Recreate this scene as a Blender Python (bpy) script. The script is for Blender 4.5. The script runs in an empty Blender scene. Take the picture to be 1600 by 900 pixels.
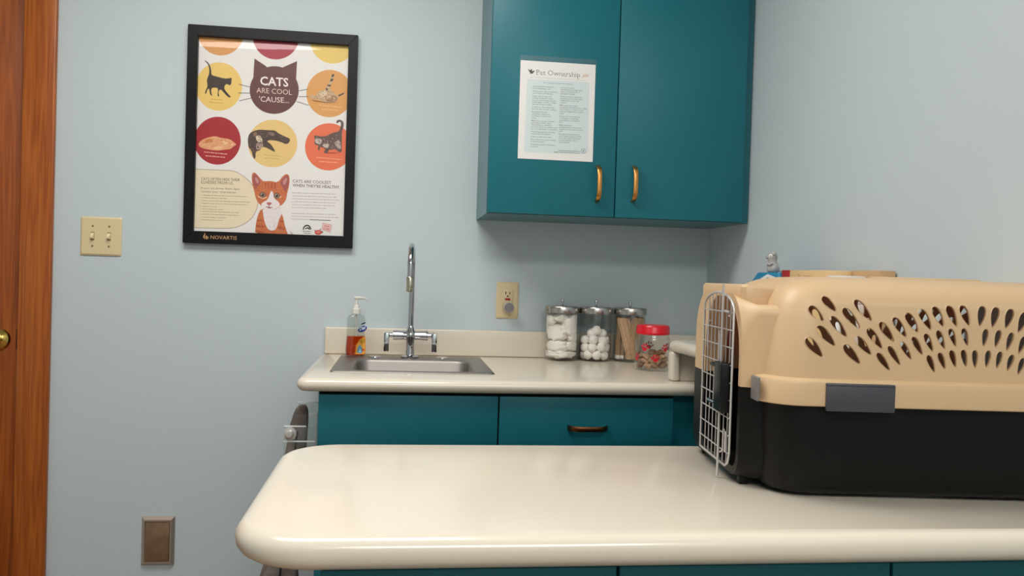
import bpy, bmesh, math, random
from mathutils import Vector, Matrix
random.seed(7)
PI = math.pi
sc = bpy.context.scene
COL = sc.collection

# ------------------------------------------------------------------ camera
FPX = 1330.0
yaw, pitch, roll = math.radians(7.46), math.radians(-0.86), 0.031
F = Vector((math.sin(yaw)*math.cos(pitch), math.cos(yaw)*math.cos(pitch), math.sin(pitch)))
R0 = Vector((math.cos(yaw), -math.sin(yaw), 0)); U0 = R0.cross(F)
R = R0*math.cos(roll) + U0*math.sin(roll); U = U0*math.cos(roll) - R0*math.sin(roll)
cd = bpy.data.cameras.new('camera'); cam = bpy.data.objects.new('camera', cd); COL.objects.link(cam)
cd.sensor_width = 36; cd.lens = FPX/1600*36; cd.clip_start = 0.02
m = Matrix((R, U, -F)).transposed().to_4x4(); m.translation = Vector((0, 0, 1.14)); cam.matrix_world = m
sc.camera = cam

# ------------------------------------------------------------------ world, light, exposure
w = bpy.data.worlds.new('world'); sc.world = w; w.use_nodes = True
w.node_tree.nodes['Background'].inputs[0].default_value = (0.75, 0.85, 1, 1)
w.node_tree.nodes['Background'].inputs[1].default_value = 0.15
sc.view_settings.view_transform = 'Standard'; sc.view_settings.look = 'None'
sc.view_settings.gamma = 1; sc.view_settings.use_curve_mapping = False
sc.view_settings.exposure = 0.06
LIGHT_COL = (1.0, 0.965, 0.925)
LAMPS = [((-0.40, 1.50, 2.425), 1.16, 0.56, 21.0), ((0.32, -0.55, 2.425), 1.16, 0.56, 27.0)]

# ------------------------------------------------------------------ colours and materials
def lin(c):
    return tuple(((v/255)/12.92 if v/255 <= 0.04045 else (((v/255)+0.055)/1.055)**2.4) for v in c)
def mat(name, rgb, rough=0.5, metal=0.0, bump=None, vary=None, coat=0.0, spec=0.5, **kw):
    """rgb in sRGB 0-255; bump=(scale, strength); vary=(scale, second rgb)"""
    m = bpy.data.materials.new(name); m.use_nodes = True
    nt = m.node_tree; b = nt.nodes['Principled BSDF']
    b.inputs['Base Color'].default_value = (*lin(rgb), 1)
    b.inputs['Roughness'].default_value = rough; b.inputs['Metallic'].default_value = metal
    b.inputs['Coat Weight'].default_value = coat; b.inputs['Coat Roughness'].default_value = 0.06
    b.inputs['Specular IOR Level'].default_value = spec
    for k, v in kw.items(): b.inputs[k.replace('_', ' ')].default_value = v
    tc = nt.nodes.new('ShaderNodeTexCoord')
    if bump:
        n = nt.nodes.new('ShaderNodeTexNoise'); n.inputs['Scale'].default_value = bump[0]; n.inputs['Detail'].default_value = 3
        nt.links.new(tc.outputs['Object'], n.inputs['Vector'])
        bp = nt.nodes.new('ShaderNodeBump'); bp.inputs['Strength'].default_value = bump[1]; bp.inputs['Distance'].default_value = 0.001
        nt.links.new(n.outputs['Fac'], bp.inputs['Height']); nt.links.new(bp.outputs['Normal'], b.inputs['Normal'])
    if vary:
        n = nt.nodes.new('ShaderNodeTexNoise'); n.inputs['Scale'].default_value = vary[0]; n.inputs['Detail'].default_value = 4
        nt.links.new(tc.outputs['Object'], n.inputs['Vector'])
        r = nt.nodes.new('ShaderNodeValToRGB'); r.color_ramp.elements[0].position = 0.35; r.color_ramp.elements[1].position = 0.65
        r.color_ramp.elements[0].color = (*lin(rgb), 1); r.color_ramp.elements[1].color = (*lin(vary[1]), 1)
        nt.links.new(n.outputs['Fac'], r.inputs['Fac']); nt.links.new(r.outputs['Color'], b.inputs['Base Color'])
    return m
def clear(name, tint=(1, 1, 1), rough=0.02, body=0.0, body_rgb=(255, 255, 255), refl=1.0):
    """thin clear wall: transparent + fresnel gloss (+ a little diffuse body)"""
    m = bpy.data.materials.new(name); m.use_nodes = True; nt = m.node_tree; nt.nodes.clear()
    o = nt.nodes.new('ShaderNodeOutputMaterial'); t = nt.nodes.new('ShaderNodeBsdfTransparent'); t.inputs[0].default_value = (*tint, 1)
    g = nt.nodes.new('ShaderNodeBsdfGlossy'); g.inputs['Roughness'].default_value = rough
    g.inputs['Color'].default_value = (refl, refl, refl, 1)
    lw = nt.nodes.new('ShaderNodeLayerWeight'); lw.inputs[0].default_value = 0.5
    pw = nt.nodes.new('ShaderNodeMath'); pw.operation = 'POWER'; pw.inputs[1].default_value = 5.0
    nt.links.new(lw.outputs['Facing'], pw.inputs[0])
    f = nt.nodes.new('ShaderNodeMath'); f.operation = 'MULTIPLY_ADD'; f.inputs[1].default_value = 0.80; f.inputs[2].default_value = 0.035
    nt.links.new(pw.outputs[0], f.inputs[0])
    mx = nt.nodes.new('ShaderNodeMixShader'); nt.links.new(f.outputs[0], mx.inputs[0])
    src = t
    if body > 0:
        d = nt.nodes.new('ShaderNodeBsdfDiffuse'); d.inputs[0].default_value = (*lin(body_rgb), 1)
        m2 = nt.nodes.new('ShaderNodeMixShader'); m2.inputs[0].default_value = body
        nt.links.new(t.outputs[0], m2.inputs[1]); nt.links.new(d.outputs[0], m2.inputs[2]); src = m2
    nt.links.new(src.outputs[0], mx.inputs[1]); nt.links.new(g.outputs[0], mx.inputs[2]); nt.links.new(mx.outputs[0], o.inputs[0])
    return m
def oak(name, light=(176, 98, 40), dark=(140, 66, 20), axis=2):
    m = bpy.data.materials.new(name); m.use_nodes = True; nt = m.node_tree; b = nt.nodes['Principled BSDF']
    tc = nt.nodes.new('ShaderNodeTexCoord'); mp = nt.nodes.new('ShaderNodeMapping')
    s = [24, 24, 24]; s[axis] = 1.1; mp.inputs['Scale'].default_value = s
    nt.links.new(tc.outputs['Object'], mp.inputs[0])
    n = nt.nodes.new('ShaderNodeTexNoise'); n.inputs['Scale'].default_value = 1.3; n.inputs['Detail'].default_value = 2
    nt.links.new(mp.outputs[0], n.inputs['Vector'])
    mu = nt.nodes.new('ShaderNodeMath'); mu.operation = 'MULTIPLY'; mu.inputs[1].default_value = 9.0
    fr = nt.nodes.new('ShaderNodeMath'); fr.operation = 'PINGPONG'; fr.inputs[1].default_value = 1.0
    nt.links.new(n.outputs['Fac'], mu.inputs[0]); nt.links.new(mu.outputs[0], fr.inputs[0])
    mp2 = nt.nodes.new('ShaderNodeMapping'); s2 = [260, 260, 260]; s2[axis] = 7; mp2.inputs['Scale'].default_value = s2
    nt.links.new(tc.outputs['Object'], mp2.inputs[0])
    n2 = nt.nodes.new('ShaderNodeTexNoise'); n2.inputs['Scale'].default_value = 1; n2.inputs['Detail'].default_value = 3
    nt.links.new(mp2.outputs[0], n2.inputs['Vector'])
    mm = nt.nodes.new('ShaderNodeMix'); mm.inputs[0].default_value = 0.66
    nt.links.new(fr.outputs[0], mm.inputs[2]); nt.links.new(n2.outputs['Fac'], mm.inputs[3])
    r = nt.nodes.new('ShaderNodeValToRGB'); r.color_ramp.elements[0].position = 0.2; r.color_ramp.elements[1].position = 0.75
    r.color_ramp.elements[0].color = (*lin(dark), 1); r.color_ramp.elements[1].color = (*lin(light), 1)
    nt.links.new(mm.outputs[0], r.inputs[0]); nt.links.new(r.outputs[0], b.inputs['Base Color'])
    b.inputs['Roughness'].default_value = 0.38
    return m
def ink(name, rough=0.35, spec=0.5):
    m = bpy.data.materials.new(name); m.use_nodes = True; nt = m.node_tree; b = nt.nodes['Principled BSDF']
    a = nt.nodes.new('ShaderNodeAttribute'); a.attribute_name = 'ink'
    nt.links.new(a.outputs['Color'], b.inputs['Base Color']); b.inputs['Roughness'].default_value = rough
    b.inputs['Specular IOR Level'].default_value = spec
    return m
def tiles(name, rgb, grout, size):
    m = mat(name, rgb, 0.4); nt = m.node_tree; b = nt.nodes['Principled BSDF']
    tc = nt.nodes.new('ShaderNodeTexCoord'); br = nt.nodes.new('ShaderNodeTexBrick')
    br.offset = 0; br.inputs['Scale'].default_value = 1; br.inputs['Brick Width'].default_value = size[0]; br.inputs['Row Height'].default_value = size[1]
    br.inputs['Mortar Size'].default_value = 0.003
    br.inputs['Color1'].default_value = (*lin(rgb), 1); br.inputs['Color2'].default_value = (*lin(tuple(v-8 for v in rgb)), 1); br.inputs['Mortar'].default_value = (*lin(grout), 1)
    nt.links.new(tc.outputs['Object'], br.inputs['Vector']); nt.links.new(br.outputs['Color'], b.inputs['Base Color'])
    return m
WALL = mat('wall_paint', (196, 208, 212), 0.55, bump=(260, 0.25))
CEIL = tiles('ceiling_tiles', (232, 232, 228), (190, 190, 188), (1.2, 0.6))
FLOOR = tiles('floor_tiles', (146, 116, 86), (110, 88, 66), (0.3, 0.3))
OAK = oak('oak', (184, 102, 36), (140, 64, 14)); OAKD = oak('oak_door', (172, 90, 28), (132, 60, 12))
TEAL = mat('teal_laminate', (24, 104, 116), 0.36, bump=(1400, 0.12), vary=(2.5, (27, 108, 120)), spec=0.3)
TEALS = mat('teal_laminate_side', (24, 104, 116), 0.28, bump=(1400, 0.06))
GAPM = mat('shadow_gap_black', (12, 16, 18), 0.8)
CREAM = mat('cream_solid_surface', (221, 211, 194), 0.17)
IVORY = mat('ivory_plastic', (222, 203, 160), 0.35)
IVORY2 = mat('ivory_toggle', (232, 216, 178), 0.3)
BRASS = mat('brass', (214, 180, 96), 0.16, 1.0)
BRONZE = mat('brushed_bronze', (214, 150, 84), 0.34, 1.0, bump=(900, 0.1))
BRONZE_SHADED = mat('shaded_bronze', (120, 76, 50), 0.38, 1.0)  # same bronze as the upper pulls, with the dimmer light below painted in
CHROME = mat('chrome', (196, 196, 198), 0.07, 1.0)
STEEL = mat('stainless_steel', (158, 152, 147), 0.48, 1.0, bump=(500, 0.05))
STEELL = mat('polished_steel_lid', (198, 190, 184), 0.24, 1.0)
STEELW = mat('zinc_wire', (206, 202, 200), 0.38, 0.55)
PLATE = mat('antique_steel', (190, 174, 160), 0.42, 0.8)
PLATED = mat('bronze_flap', (146, 120, 94), 0.5, 0.5, vary=(40, (130, 104, 80)))
BLACKF = mat('black_frame_paint', (14, 14, 15), 0.42, spec=0.25)
DARK = mat('dark_slot', (20, 17, 15), 0.7)
REDB = mat('red_button', (170, 14, 20), 0.35)
GLASS = clear('jar_glass', (0.975, 0.98, 0.975))
ACRYL = clear('clear_acrylic', (0.90, 0.92, 0.91), body=0.02)
ACEDGE = mat('acrylic_edge_highlight', (235, 238, 236), 0.2)  # whitish colour paints the highlight along the clear acrylic edges
FILM = clear('clear_film', (1, 1, 1), 0.045, refl=0.62)
SLEEVE = clear('plastic_sleeve', (0.97, 0.98, 0.98), 0.3, body=0.01, refl=0.4)
COTTON = mat('cotton', (255, 248, 240), 0.95, bump=(500, 0.5), spec=0.1)
WOOD = mat('birch_stick', (222, 182, 140), 0.6, vary=(60, (206, 162, 120)))
REDP = mat('red_plastic', (214, 12, 34), 0.28)
REDI = mat('red_paint', (206, 20, 40), 0.35)
BISC = mat('biscuit', (206, 166, 128), 0.8, bump=(300, 0.5), vary=(60, (172, 130, 94)))
SOAP = clear('orange_soap', (0.82, 0.16, 0.015), 0.05, body=0.45, body_rgb=(214, 78, 16))
BOTTLE = clear('bottle_plastic', (0.84, 0.86, 0.84), 0.04)
PUMP = mat('clear_pump_plastic', (226, 222, 212), 0.25)
TAN = mat('tan_kennel_plastic', (222, 192, 150), 0.4, bump=(700, 0.12), spec=0.4)
BLK = mat('black_kennel_plastic', (9, 8, 7), 0.42, bump=(900, 0.3), spec=0.22)
GREYP = mat('grey_latch_plastic', (66, 66, 72), 0.42, bump=(700, 0.1))
GREYC = mat('light_grey_clip_plastic', (118, 114, 112), 0.4)
BLK2 = mat('black_latch_plastic', (8, 8, 9), 0.35, spec=0.25)
CERAM = mat('grey_ceramic', (178, 176, 172), 0.3, vary=(90, (160, 158, 154)))
def randomize(m, amount=0.35):
    nt = m.node_tree; b = nt.nodes['Principled BSDF']; src = b.inputs['Base Color'].links[0].from_socket if b.inputs['Base Color'].links else None
    oi = nt.nodes.new('ShaderNodeObjectInfo'); mr = nt.nodes.new('ShaderNodeMapRange'); mr.inputs['To Min'].default_value = 1-amount; mr.inputs['To Max'].default_value = 1.0
    nt.links.new(oi.outputs['Random'], mr.inputs['Value']); mx = nt.nodes.new('ShaderNodeVectorMath'); mx.operation = 'SCALE'
    if src: nt.links.new(src, mx.inputs[0])
    else: mx.inputs[0].default_value = b.inputs['Base Color'].default_value[:3]
    nt.links.new(mr.outputs[0], mx.inputs['Scale']); nt.links.new(mx.outputs[0], b.inputs['Base Color'])
randomize(WOOD, .42); randomize(BISC, .35)
def translucent(m, rgb, fac):
    nt = m.node_tree; b = nt.nodes['Principled BSDF']; o = nt.nodes['Material Output']
    t = nt.nodes.new('ShaderNodeBsdfTranslucent'); t.inputs[0].default_value = (*lin(rgb), 1)
    mx = nt.nodes.new('ShaderNodeMixShader'); mx.inputs[0].default_value = fac
    nt.links.new(b.outputs[0], mx.inputs[1]); nt.links.new(t.outputs[0], mx.inputs[2]); nt.links.new(mx.outputs[0], o.inputs[0])
translucent(TAN, (236, 110, 40), .18)
WHITE = mat('white_plastic', (236, 236, 234), 0.35)
BLUE = mat('blue_card', (44, 134, 176), 0.4)
REDC = mat('red_card', (160, 34, 30), 0.5)
YELC = mat('cream_card', (226, 190, 136), 0.5)
TANC = mat('tan_card', (200, 160, 116), 0.6)
FELT = mat('dark_grey_fabric', (134, 124, 118), 0.95, bump=(400, 0.6), vary=(26, (92, 84, 80)), spec=0.15)
DISC = mat('grey_disc', (132, 126, 128), 0.4)
INK = ink('printed_ink', 0.45); INKG = ink('printed_gloss_ink', 0.4)
LAMP = bpy.data.materials.new('lamp_diffuser'); LAMP.use_nodes = True
LAMP.node_tree.nodes['Principled BSDF'].inputs['Emission Color'].default_value = (*LIGHT_COL, 1)
LAMP.node_tree.nodes['Principled BSDF'].inputs['Emission Strength'].default_value = 3.0

# ------------------------------------------------------------------ mesh helpers
def obj(name, bm, mats, parent=None, smooth=True, ang=35, loc=None):
    if not isinstance(mats, (list, tuple)): mats = [mats]
    me = bpy.data.meshes.new(name)
    bmesh.ops.recalc_face_normals(bm, faces=bm.faces) if smooth is not None else None
    bm.to_mesh(me); bm.free()
    for m_ in mats: me.materials.append(m_)
    if smooth and len(me.polygons):
        me.shade_smooth(); me.set_sharp_from_angle(angle=math.radians(ang))
    o = bpy.data.objects.new(name, me); COL.objects.link(o)
    if parent: o.parent = parent
    if loc is not None: o.location = loc
    return o
def thing(name, label, cat, loc=(0, 0, 0), rotz=0.0, group=None):
    o = bpy.data.objects.new(name, None); COL.objects.link(o); o.empty_display_size = 0.05
    o.location = loc; o.rotation_euler = (0, 0, rotz); o['label'] = label; o['category'] = cat
    if group: o['group'] = group
    return o
def tag(o, label, cat, group=None, kind=None):
    o['label'] = label; o['category'] = cat
    if group: o['group'] = group
    if kind: o['kind'] = kind
    return o
def struct(name, bm, mats, parent=None, **k):
    o = obj(name, bm, mats, parent, **k); o['kind'] = 'structure'; return o
def dup(root, loc, rot=None, label=None):
    r = root.copy(); COL.objects.link(r); r.location = loc
    if rot is not None: r.rotation_euler = rot
    if label: r['label'] = label
    for ch in list(root.children):
        c = ch.copy(); COL.objects.link(c); c.parent = r
        for g in ch.children:
            d = g.copy(); COL.objects.link(d); d.parent = c
    return r
def NB(): return bmesh.new()
def box(bm, x0, y0, z0, x1, y1, z1, bev=0.0, seg=2, mi=0):
    r = bmesh.ops.create_cube(bm, size=1, matrix=Matrix.Translation(((x0+x1)/2, (y0+y1)/2, (z0+z1)/2)) @ Matrix.Diagonal((abs(x1-x0), abs(y1-y0), abs(z1-z0), 1)))
    vs = r['verts']; fs = {f for v in vs for f in v.link_faces}
    if bev > 0:
        es = list({e for v in vs for e in v.link_edges})
        rr_ = bmesh.ops.bevel(bm, geom=es, offset=bev, segments=seg, affect='EDGES', profile=0.5)
        fs = set(rr_['faces']) | {f for f in fs if f.is_valid}
    for f in fs:
        if f.is_valid: f.material_index = mi
    return bm
def loft(bm, rings, cap0=True, cap1=True, closed=True, mi=0):
    vr = [[bm.verts.new(p) for p in r] for r in rings]
    n = len(vr[0])
    for a, b in zip(vr, vr[1:]):
        for i in range(n if closed else n-1):
            j = (i+1) % n
            f = bm.faces.new((a[i], a[j], b[j], b[i])); f.material_index = mi
    if cap0: f = bm.faces.new(list(reversed(vr[0]))); f.material_index = mi
    if cap1: f = bm.faces.new(vr[-1]); f.material_index = mi
    return vr
def lathe(bm, prof, c=(0, 0, 0), n=40, axis='z', mi=0, cap0=True, cap1=True):
    rings = []
    for r, h in prof:
        ring = []
        for i in range(n):
            a = 2*PI*i/n; x, y = r*math.cos(a), r*math.sin(a)
            p = {'z': (x, y, h), 'y': (x, h, y), 'x': (h, x, y)}[axis]
            ring.append((p[0]+c[0], p[1]+c[1], p[2]+c[2]))
        rings.append(ring)
    vr = loft(bm, rings, cap0, cap1, True, mi)
    for (r, h), ring in zip(prof, vr):
        if r < 1e-6: bmesh.ops.pointmerge(bm, verts=ring, merge_co=ring[0].co)
    return vr
def tube(bm, pts, r, n=10, mi=0, cap=True):
    pts = [Vector(p) for p in pts]; rs = r if isinstance(r, (list, tuple)) else [r]*len(pts)
    rings = []; prev = None
    for i, p in enumerate(pts):
        t = (pts[min(i+1, len(pts)-1)] - pts[max(i-1, 0)]).normalized()
        if prev is None:
            a = Vector((0, 0, 1)) if abs(t.z) < 0.9 else Vector((1, 0, 0)); nrm = t.cross(a).normalized()
        else:
            nrm = (prev - t*prev.dot(t)).normalized()
        prev = nrm; b = t.cross(nrm)
        rings.append([p + (nrm*math.cos(2*PI*k/n) + b*math.sin(2*PI*k/n))*rs[i] for k in range(n)])
    return loft(bm, rings, cap, cap, True, mi)
def rr(x0, y0, x1, y1, rad, n=8, z=None):
    """rounded rectangle outline, CCW; rad: one radius or four (sw, se, ne, nw)"""
    if not isinstance(rad, (list, tuple)): rad = [rad]*4
    pts = []
    for (cx, cy, a0, r_) in ((x0, y0, PI, rad[0]), (x1, y0, 1.5*PI, rad[1]), (x1, y1, 0, rad[2]), (x0, y1, 0.5*PI, rad[3])):
        sx = 1 if cx == x0 else -1; sy = 1 if cy == y0 else -1
        for i in range(n+1):
            a = a0 + PI/2*i/n
            pts.append((cx + sx*r_ + r_*math.cos(a), cy + sy*r_ + r_*math.sin(a)))
    return pts if z is None else [(x, y, z) for x, y in pts]
def boolean(a, b, op):
    """apply a boolean between two temporary objects, returns a (new mesh), removes b"""
    md = a.modifiers.new('b', 'BOOLEAN'); md.operation = op; md.object = b; md.solver = 'EXACT'
    dg = bpy.context.evaluated_depsgraph_get(); dg.update()
    me = bpy.data.meshes.new_from_object(a.evaluated_get(dg))
    a.modifiers.clear(); old = a.data; a.data = me; bpy.data.meshes.remove(old)
    bpy.data.objects.remove(b)
    return a
def sphere(bm, c, r, u=20, v=12, sc_=(1, 1, 1), mi=0):
    mtx = Matrix.Translation(c) @ Matrix.Diagonal((r*sc_[0], r*sc_[1], r*sc_[2], 1))
    res = bmesh.ops.create_uvsphere(bm, u_segments=u, v_segments=v, radius=1, matrix=mtx)
    for v_ in res['verts']:
        for f in v_.link_faces: f.material_index = mi
def worktop(name, x0, y0, x1, y1, ztop, th, rad, sides, **k):
    """slab with a full bullnose on chosen sides (W, S, E, N)"""
    bm = NB(); rings = []; r = th/2; n = 8
    for i in range(n+1):
        a = -PI/2 + PI*i/n; ins = r*(1-math.cos(a)); z = ztop - r + r*math.sin(a)
        rings.append(rr(x0+ins*sides[0], y0+ins*sides[1], x1-ins*sides[2], y1-ins*sides[3], [max(q-ins, 0.001) for q in rad], 12, z))
    loft(bm, rings); return obj(name, bm, CREAM, **k)

# ------------------------------------------------------------------ flat prints (ink on a sheet)
def solve_h(src, dst):
    A = []; B = []
    for (x, y), (u, v) in zip(src, dst):
        A.append([x, y, 1, 0, 0, 0, -u*x, -u*y]); B.append(u)
        A.append([0, 0, 0, x, y, 1, -v*x, -v*y]); B.append(v)
    n = 8
    for i in range(n):
        p = max(range(i, n), key=lambda k: abs(A[k][i])); A[i], A[p] = A[p], A[i]; B[i], B[p] = B[p], B[i]
        for k in range(i+1, n):
            f = A[k][i]/A[i][i]
            for j in range(i, n): A[k][j] -= f*A[i][j]
            B[k] -= f*B[i]
    X = [0]*n
    for i in reversed(range(n)): X[i] = (B[i]-sum(A[i][j]*X[j] for j in range(i+1, n)))/A[i][i]
    return lambda x, y: ((X[0]*x+X[1]*y+X[2])/(X[6]*x+X[7]*y+1), (X[3]*x+X[4]*y+X[5])/(X[6]*x+X[7]*y+1))
def text_mesh(s, bold=0.0, shear=0.0):
    cu = bpy.data.curves.new('t', 'FONT'); cu.body = s; cu.size = 1; cu.resolution_u = 2; cu.offset = bold; cu.shear = shear; cu.fill_mode = 'FRONT'
    o = bpy.data.objects.new('t', cu); COL.objects.link(o)
    dg = bpy.context.evaluated_depsgraph_get(); me = o.evaluated_get(dg).to_mesh()
    vs = [v.co.copy() for v in me.vertices]; fs = [tuple(p.vertices) for p in me.polygons]
    o.evaluated_get(dg).to_mesh_clear(); bpy.data.objects.remove(o); bpy.data.curves.remove(cu)
    return vs, fs
class Print:
    """flat artwork on a sheet W x H; art is traced in the units of the four given corners (tl, tr, br, bl)"""
    def __init__(s, W, H, corners, eps=0.0001):
        s.W, s.H, s.eps = W, H, eps; s.h = solve_h(corners, [(0, H), (W, H), (W, 0), (0, 0)]); s.bm = NB()
        s.lay = s.bm.loops.layers.float_color.new('ink')
    def clip(s, p):
        for ax, lim, sg in ((0, 0, 1), (0, s.W, -1), (1, 0, 1), (1, s.H, -1)):
            out = []
            for i in range(len(p)):
                a, b = p[i-1], p[i]; ia = (a[ax]-lim)*sg >= 0; ib = (b[ax]-lim)*sg >= 0
                if ia != ib:
                    t = (lim-a[ax])/(b[ax]-a[ax]); out.append((a[0]+(b[0]-a[0])*t, a[1]+(b[1]-a[1])*t))
                if ib: out.append(b)
            p = out
            if not p: return p
        return p
    def face(s, uv, col, layer):
        vs = [s.bm.verts.new((u, -layer*s.eps, v)) for u, v in uv]
        f = s.bm.faces.new(vs); c = (*lin(col), 1)
        for l in f.loops: l[s.lay] = c
        return f
    def uvpoly(s, uv, col, layer):
        uv = s.clip(uv)
        if len(uv) > 2: s.face(uv, col, layer)
    def poly(s, pts, col, layer, tr=None, smooth=False):
        if tr: ox, oy, k = tr; pts = [(ox+x/k, oy+y/k) for x, y in pts]
        if smooth:
            q = []; n = len(pts)
            for i in range(n):
                a, b = pts[i], pts[(i+1) % n]; q += [(a[0]*.75+b[0]*.25, a[1]*.75+b[1]*.25), (a[0]*.25+b[0]*.75, a[1]*.25+b[1]*.75)]
            pts = q
        s.uvpoly([s.h(*p) for p in pts], col, layer)
    def ell(s, cx, cy, rx, ry, col, layer, n=56, tr=None):
        s.poly([(cx+rx*math.cos(2*PI*i/n), cy+ry*math.sin(2*PI*i/n)) for i in range(n)], col, layer, tr)
    def line(s, pts, wd, col, layer, tr=None):
        if tr: ox, oy, k = tr; pts = [(ox+x/k, oy+y/k) for x, y in pts]
        for a, b in zip(pts, pts[1:]):
            d = Vector((b[0]-a[0], b[1]-a[1])); L = d.length
            if L == 0: continue
            nx, ny = -d.y/L*wd/2, d.x/L*wd/2
            s.poly([(a[0]+nx, a[1]+ny), (b[0]+nx, b[1]+ny), (b[0]-nx, b[1]-ny), (a[0]-nx, a[1]-ny)], col, layer)
    def text(s, t, a, b, cap, col, layer, bold=0.0, shear=0.0):
        """text from baseline point a to baseline point b with cap height cap"""
        vs, fs = text_mesh(t, bold, shear)
        if not vs: return
        x0 = min(v.x for v in vs); x1 = max(v.x for v in vs); ch = 0.69
        ex = ((b[0]-a[0])/(x1-x0), (b[1]-a[1])/(x1-x0)); c = (*lin(col), 1)
        vv = []
        for v in vs:
            px = a[0]+(v.x-x0)*ex[0]; py = a[1]+(v.x-x0)*ex[1]-v.y/ch*cap
            u, w_ = s.h(px, py); vv.append(s.bm.verts.new((u, -layer*s.eps, w_)))
        for f in fs:
            try: fc = s.bm.faces.new([vv[i] for i in f])
            except ValueError: continue
            for l in fc.loops: l[s.lay] = c
    def words(s, a, b, hgt, col, layer, seed=0):
        """a line of copy too small to read: word-length dashes"""
        rnd = random.Random(seed); L = math.hypot(b[0]-a[0], b[1]-a[1]); t = 0
        while t < L-0.8:
            wl = min(rnd.uniform(1.6, 6.5), L-t)
            p = (a[0]+(b[0]-a[0])*t/L, a[1]+(b[1]-a[1])*t/L); q = (a[0]+(b[0]-a[0])*(t+wl)/L, a[1]+(b[1]-a[1])*(t+wl)/L)
            s.line([p, q], hgt*rnd.uniform(.8, 1.1), col, layer); t += wl+0.9
    def fur(s, pts, cols, n, layer, tr, L=(14, 34), wd=5, ang=PI/2, seed=1):
        rnd = random.Random(seed); xs = [p[0] for p in pts]; ys = [p[1] for p in pts]; k = 0; tries = 0
        def inside(x, y):
            c = False
            for i in range(len(pts)):
                (x1, y1), (x2, y2) = pts[i-1], pts[i]
                if (y1 > y) != (y2 > y) and x < (x2-x1)*(y-y1)/(y2-y1)+x1: c = not c
            return c
        while k < n and tries < n*8:
            tries += 1; x = rnd.uniform(min(xs), max(xs)); y = rnd.uniform(min(ys), max(ys)); l = rnd.uniform(*L); a = ang+rnd.uniform(-.5, .5)
            dx, dy = l/2*math.cos(a), l/2*math.sin(a)
            if not (inside(x+dx, y+dy) and inside(x-dx, y-dy)): continue
            q = wd/2; s.poly([(x-dx, y-dy), (x-q*math.sin(a), y+q*math.cos(a)), (x+dx, y+dy), (x+q*math.sin(a), y-q*math.cos(a))], rnd.choice(cols), layer+(k % 45)*.02, tr); k += 1
    def done(s, name, m_, parent=None, loc=None):
        for f in s.bm.faces:
            f.normal_update()
            if f.normal.y > 0: f.normal_flip()
        return obj(name, s.bm, m_, parent, smooth=None, loc=loc)

# ================================================================== THE ROOM
XL, XR, YB, YF, ZC = -2.2, 1.0, 2.70, -1.3, 2.44
T = 0.1
# back wall with a door opening
DX0, DX1, DZ = -2.0, -1.115, 2.04
bm = NB()
box(bm, XL-T, YB, 0, DX0, YB+T, ZC); box(bm, DX1, YB, 0, XR+T, YB+T, ZC); box(bm, DX0, YB, DZ, DX1, YB+T, ZC)
struct('wall_back', bm, WALL, smooth=False)
bm = NB(); box(bm, XR, YF, 0, XR+T, YB, ZC); struct('wall_right', bm, WALL, smooth=False)
bm = NB(); box(bm, XL-T, YF, 0, XL, YB, ZC); struct('wall_left', bm, WALL, smooth=False)
bm = NB(); box(bm, XL-T, YF-T, 0, XR+T, YF, ZC); struct('wall_rear', bm, WALL, smooth=False)
bm = NB(); box(bm, XL-T, YF-T, -T, XR+T, YB+T, 0); struct('floor', bm, FLOOR, smooth=False)
bm = NB(); box(bm, XL-T, YF-T, ZC, XR+T, YB+T, ZC+T); struct('ceiling', bm, CEIL, smooth=False)
BASEB = mat('vinyl_base', (70, 72, 74), 0.5)
bm = NB(); box(bm, -1.03, YB-0.006, 0.0, -0.19, YB-0.0005, 0.10, 0.002); struct('baseboard_back', bm, BASEB)
bm = NB(); box(bm, XL+0.0005, YF+0.001, 0.0, XL+0.006, YB-0.001, 0.10, 0.002); struct('baseboard_left', bm, BASEB)
# door: slab, jamb, casing, knob
d = bpy.data.objects.new('door_1', None); COL.objects.link(d); d.location = (-1.56, YB, 0); d['kind'] = 'structure'
def rel(o, p): o.matrix_parent_inverse = Matrix.Translation(-Vector(p.location)); return o
bm = NB(); box(bm, DX0+0.022, YB+0.012, 0.008, DX1-0.013, YB+0.055, DZ-0.02, 0.002); rel(obj('door_panel', bm, OAKD, d), d)
bm = NB()
box(bm, DX1-0.011, YB-0.004, 0, DX1, YB+0.098, DZ); box(bm, DX0, YB-0.004, 0, DX0+0.018, YB+0.098, DZ)
box(bm, DX0, YB-0.004, DZ-0.018, DX1, YB+0.098, DZ)
rel(obj('door_jamb', bm, OAK, d, smooth=False), d)
bm = NB()
def casing(x0, x1, z0, z1):
    box(bm, x0, YB-0.018, z0, x1, YB-0.0005, z1, 0.004, 3)
casing(DX1-0.006, -1.03, 0, DZ+0.075); casing(DX0-0.085+0.01, DX0+0.01, 0, DZ+0.075); casing(DX0+0.01, DX1-0.006, DZ-0.005, DZ+0.075)
rel(obj('door_casing', bm, OAK, d), d)
bm = NB(); KX, KZ = -1.182, 0.903
lathe(bm, [(0.0, 0), (0.033, 0), (0.033, -0.003), (0.029, -0.008), (0.016, -0.011), (0.012, -0.014), (0.0105, -0.034), (0.018, -0.040), (0.026, -0.048), (0.028, -0.058), (0.024, -0.067), (0.012, -0.071), (0.0, -0.072)], (KX, YB+0.012, KZ), 36, 'y', cap0=False, cap1=False)
rel(obj('door_knob', bm, BRASS, d), d)
bm = NB(); box(bm, DX1-0.0125, YB-0.0045, 0.875, DX1-0.0085, YB+0.004, 0.935); rel(obj('strike_plate', bm, DARK, d, smooth=False), d)
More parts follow.
